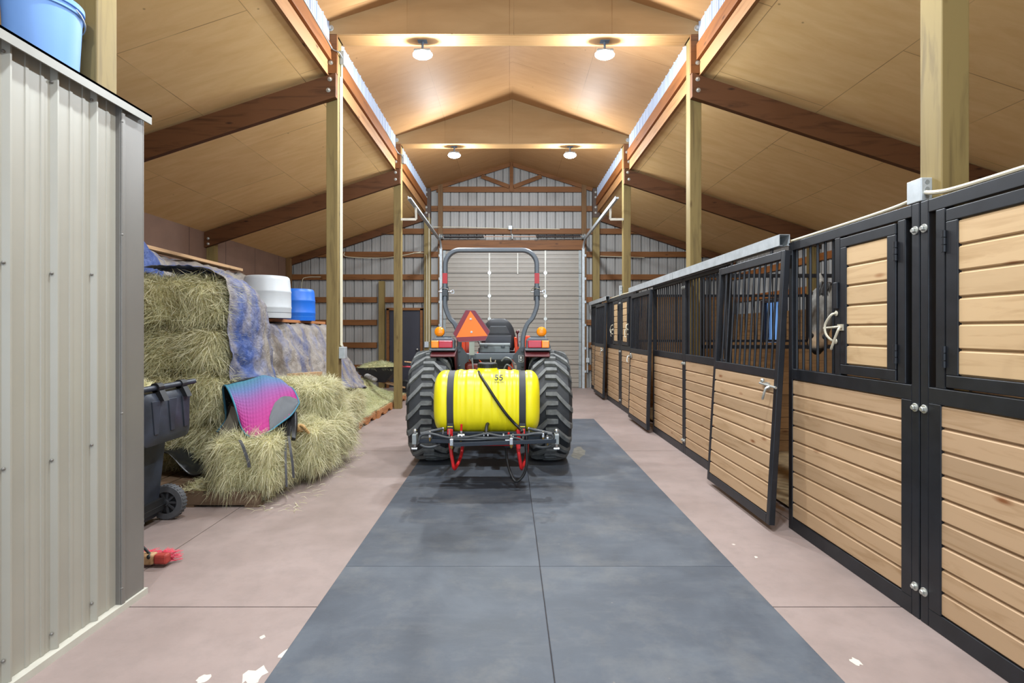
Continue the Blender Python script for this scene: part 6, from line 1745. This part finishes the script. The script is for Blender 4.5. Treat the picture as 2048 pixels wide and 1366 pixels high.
run('bent pale conduit on the end wall column beside the charcoal door', [(-2.5, YB - 0.005, 3.5), (-2.25, YB - 0.01, 3.5), (-2.17, YB - 0.06, 3.46), (-2.13, YB - 0.115, 3.3), (-2.13, YB - 0.115, 2.2), (-2.13, YB - 0.115, 1.2)], 0.010, n=5, smooth_=True)
run('pale conduit along a girt on the left of the end wall, dropping at its end', [(-2.3, YB + 0.005, 3.53), (-3.2, YB + 0.005, 3.38), (-4.2, YB + 0.005, 3.40), (-4.28, YB + 0.0, 3.52)], 0.009, n=5, smooth_=True)
run('thin pale conduit curving down the left side of the end wall', [(-4.9, YB + 0.005, 2.88), (-5.25, YB + 0.005, 2.87), (-5.38, YB + 0.005, 2.78), (-5.4, YB + 0.005, 2.3)], 0.009, n=6, smooth_=True)
run('conduit along the girt above the big door with a grey junction box', [(-2.05, YB - 0.03, 4.17), (-1.2, YB + 0.0, 4.17), (0.0, YB + 0.0, 4.13), (0.9, YB + 0.0, 4.13), (1.3, YB + 0.0, 4.12)], 0.010, [((0.02, YB - 0.03, 4.15), (0.10, 0.08, 0.10))])
run('cable looping from the junction box down to the big door springs', [(0.04, YB - 0.03, 4.10), (0.045, YB - 0.05, 3.99), (0.10, YB - 0.06, 3.95), (0.6, YB - 0.02, 3.955), (1.7, YB - 0.02, 3.95)], 0.007, n=5, mt='galvd', smooth_=True)
run('grey conduit with switch box on the end wall between the big door and the stalls', [(2.02, YB - 0.02, 1.6), (2.02, YB - 0.02, 0.4)], 0.02, [((2.02, YB - 0.03, 0.72), (0.08, 0.08, 0.12))], mt='galv')
run('pale conduit along a girt on the right of the end wall', [(2.35, YB + 0.0, 3.42), (3.0, YB + 0.0, 3.40), (3.5, YB + 0.0, 3.38)], 0.008)

# ================================================================== HORSE in the stall behind the first feed door
def horse():
    root = empty('horse', (3.2, 4.0, 0), 'dun grey horse looking out through the stall bars beside the near feed door', 'horse')
    mb = MB()
    def ring(c, ax, up, a, b, n=20, flat=0):
        c = V(c); ax = V(ax).normalized(); up = V(up); s_ = ax.cross(up).normalized(); u = s_.cross(ax).normalized()
        return [c + s_ * (a * math.cos(2 * math.pi * k / n)) + u * (b * math.sin(2 * math.pi * k / n)) for k in range(n)]
    def loftp(sec):
        """sec: (centre, half width, half height)"""
        rings = []
        for i, (c, a, b) in enumerate(sec):
            t = V(sec[min(i + 1, len(sec) - 1)][0]) - V(sec[max(i - 1, 0)][0])
            up = (0, 0, 1) if abs(t.normalized().z) < 0.9 else (1, 0, 0)
            rings.append(ring(c, t, up, a, b))
        mb.loft(rings)
    Z = 0.03
    # trunk from chest to rump
    loftp([((2.98, 4.14, 1.06), 0.10, 0.14), ((3.06, 4.12, 1.10), 0.19, 0.27), ((3.25, 4.08, 1.13), 0.24, 0.32), ((3.6, 4.02, 1.09), 0.27, 0.32), ((3.95, 3.96, 1.09), 0.28, 0.31), ((4.25, 3.90, 1.14), 0.26, 0.30), ((4.5, 3.86, 1.17), 0.22, 0.26), ((4.63, 3.84, 1.16), 0.12, 0.16)])
    # neck
    loftp([((3.30, 4.08, 1.20), 0.15, 0.27), ((3.08, 4.12, 1.36), 0.12, 0.22), ((2.88, 4.15, 1.54), 0.095, 0.175), ((2.70, 4.17, 1.68), 0.08, 0.145), ((2.58, 4.17, 1.76), 0.07, 0.12)])
    # head: poll, forehead, cheek, nose, muzzle; it hangs and turns toward the aisle and the camera
    hp = [V((2.545, 4.20, 1.83)), V((2.490, 4.14, 1.76)), V((2.445, 4.08, 1.67)), V((2.400, 4.03, 1.57)), V((2.360, 3.99, 1.48)), V((2.330, 3.96, 1.42)), V((2.310, 3.94, 1.375)), V((2.300, 3.93, 1.345))]
    wd = [0.055, 0.09, 0.10, 0.08, 0.064, 0.065, 0.070, 0.05]; dp = [0.07, 0.115, 0.125, 0.098, 0.074, 0.066, 0.062, 0.045]
    fwd = V((-0.55, -0.75, -0.1)).normalized()     # direction the face looks
    hr = []
    for c, a, b in zip(hp, wd, dp):
        ax = (hp[-1] - hp[0]).normalized(); f_ = (fwd - ax * fwd.dot(ax)).normalized(); s_ = ax.cross(f_)
        r_ = []
        for k in range(24):
            an = 2 * math.pi * k / 24
            ca, sa = math.cos(an), math.sin(an)
            # flat broad front, narrower jaw behind
            wz = 1.0 if sa > 0 else 0.78
            r_.append(c + s_ * (a * wz * math.copysign(abs(ca) ** 0.75, ca)) + f_ * (b * math.copysign(abs(sa) ** 0.85, sa)))
        hr.append(r_)
    mb.loft(hr)
    ax = (hp[-1] - hp[0]).normalized(); f_ = (fwd - ax * fwd.dot(ax)).normalized(); s_ = ax.cross(f_)
    # cheeks, brow ridges, lips, nostrils wings
    for q in (-1, 1):
        mb.sphere(hp[2] - f_ * 0.05 + s_ * (q * 0.052), (0.045, 0.07, 0.085), 14, 10)
        mb.sphere(hp[1] + f_ * 0.055 + s_ * (q * 0.068) - ax * -0.03, (0.026, 0.03, 0.034), 12, 8)
        mb.sphere(hp[5] + f_ * 0.040 + s_ * (q * 0.036), (0.024, 0.028, 0.028), 12, 8)
        # ears
        eb = hp[0] + s_ * (q * 0.052) - ax * 0.01
        er = []
        for t_, w_ in ((0, 0.026), (0.3, 0.032), (0.65, 0.024), (1.0, 0.004)):
            c = eb - ax * (0.16 * t_) + s_ * (q * 0.02 * t_)
            er.append([c + s_ * (w_ * math.cos(a)) + f_ * (w_ * 0.6 * math.sin(a)) for a in [2 * math.pi * k / 12 for k in range(12)]])
        mb.loft(er)
    mb.sphere(hp[-1] + f_ * 0.012 + ax * 0.0, (0.045, 0.045, 0.035), 14, 10); mb.sphere(hp[-1] - f_ * 0.03 - ax * 0.005, (0.034, 0.034, 0.028), 12, 8)
    # legs
    def leg(top, knee, fet, hoof, r):
        P_ = cat([top, knee, fet, hoof], 6); n = len(P_)
        R_ = []
        for i in range(n):
            t_ = i / (n - 1)
            R_.append(r[0] + (r[1] - r[0]) * min(1, t_ / 0.36) if t_ < 0.36 else (r[2] if t_ < 0.62 else r[2] + 0.006 + (r[3] - r[2]) * max(0, (t_ - 0.75) / 0.25)))
        mb.tube(P_, R_, 14)
    for q in (-0.15, 0.15):
        leg((3.14 + 0.02 * q, 4.11 + q, 0.95), (3.12, 4.11 + q, 0.50), (3.12, 4.11 + q, 0.14), (3.10, 4.11 + q, Z), (0.10, 0.052, 0.036, 0.055))
        leg((4.42, 3.87 + q, 1.0), (4.36, 3.87 + q, 0.74), (4.55, 3.87 + q, 0.46), (4.47, 3.87 + q, Z), (0.15, 0.085, 0.042, 0.056))
    t = NT('dun_coat')
    tc = t.n('ShaderNodeTexCoord'); sp = t.n('ShaderNodeSeparateXYZ'); t.l(tc.outputs['Object'], sp.inputs[0])
    v = t.obj((1, 1, 1), rnd=False)
    hair = t.ramp(t.noise(v, 9, 5, 0.65), [(0.35, '#4a4640'), (0.65, '#77726b')])
    # tan muzzle, dark lips and nostrils, dark lower legs
    m1 = t.n('ShaderNodeMapRange'); m1.inputs['From Min'].default_value = 1.50; m1.inputs['From Max'].default_value = 1.43; t.l(sp.outputs['Z'], m1.inputs['Value'])
    mx = t.n('ShaderNodeMapRange'); mx.inputs['From Min'].default_value = 2.62; mx.inputs['From Max'].default_value = 2.50; t.l(sp.outputs['X'], mx.inputs['Value'])
    mm = t.n('ShaderNodeMath', operation='MULTIPLY'); t.l(m1.outputs[0], mm.inputs[0]); t.l(mx.outputs[0], mm.inputs[1])
    col = t.mix(mm.outputs[0], hair, '#8a7258')
    m2 = t.n('ShaderNodeMapRange'); m2.inputs['From Min'].default_value = 1.39; m2.inputs['From Max'].default_value = 1.355; t.l(sp.outputs['Z'], m2.inputs['Value'])
    mm2 = t.n('ShaderNodeMath', operation='MULTIPLY'); t.l(m2.outputs[0], mm2.inputs[0]); t.l(mx.outputs[0], mm2.inputs[1])
    col = t.mix(mm2.outputs[0], col, '#26221f')
    m3 = t.n('ShaderNodeMapRange'); m3.inputs['From Min'].default_value = 0.7; m3.inputs['From Max'].default_value = 0.5; t.l(sp.outputs['Z'], m3.inputs['Value'])
    col = t.mix(m3.outputs[0], col, '#231f1c')
    coat = t.done(col, 0.65, 0, 0.2)
    body = mb.build('body', coat, root, smooth=180)
    rm = body.modifiers.new('skin', 'REMESH'); rm.mode = 'VOXEL'; rm.voxel_size = 0.011; rm.use_smooth_shade = True
    sm_ = body.modifiers.new('smooth', 'SMOOTH'); sm_.factor = 0.5; sm_.iterations = 6
    drk = plain('dark_eye', '#0c0a09', 0.12); man = plain('mane_hair', '#1f1a17', 0.7, 0, 0.3, 40)
    for q in (-1, 1):
        m = MB(); m.sphere(hp[1] + f_ * 0.066 + s_ * (q * 0.080) + ax * 0.035, (0.017, 0.017, 0.018), 14, 10); m.build('eye', drk, body, smooth=True)
        m = MB(); m.sphere(hp[5] + f_ * 0.062 + s_ * (q * 0.040) + ax * 0.012, (0.014, 0.012, 0.020), 12, 8); m.build('nostril', plain('nostril_dark', '#15110f', 0.6), body, smooth=True)
    # forelock and mane of separate locks
    m = MB(); rr_ = random.Random(4)
    for k in range(22):
        b_ = hp[0] + s_ * rr_.uniform(-0.04, 0.04) + f_ * 0.05; e = hp[2] + f_ * rr_.uniform(0.12, 0.135) + s_ * rr_.uniform(-0.03, 0.05) - ax * rr_.uniform(0.0, 0.08)
        m.tube(cat([b_, b_.lerp(e, 0.5) + f_ * 0.045, e], 4), [0.008, 0.009, 0.009, 0.008, 0.008, 0.007, 0.006, 0.004, 0.002], 5)
    m.build('forelock', man, root, smooth=True)
    m = MB()
    for k in range(60):
        t_ = k / 59; c = V((2.66, 4.19, 1.90)).lerp(V((3.28, 4.08, 1.46)), t_)
        e = c + V((rr_.uniform(-0.03, 0.05), -0.15 - rr_.uniform(0, 0.03), -0.20 - rr_.uniform(0, 0.08)))
        m.tube(cat([c, c + V((0, -0.08, 0.0)), e], 4), [0.010, 0.011, 0.010, 0.009, 0.009, 0.008, 0.006, 0.004, 0.002], 5)
    m.build('mane', man, root, smooth=True)
    m = MB()
    for k in range(34):
        c = V((4.64, 3.84 + rr_.uniform(-0.03, 0.03), 1.22)); e = V((4.74 + rr_.uniform(-0.05, 0.05), 3.82 + rr_.uniform(-0.07, 0.07), 0.45 + rr_.uniform(-0.05, 0.2)))
        m.tube(cat([c, c + V((0.10, 0, -0.1)), e], 4), 0.009, 5)
    m.build('tail', man, root, smooth=True)
horse()
strip_base()
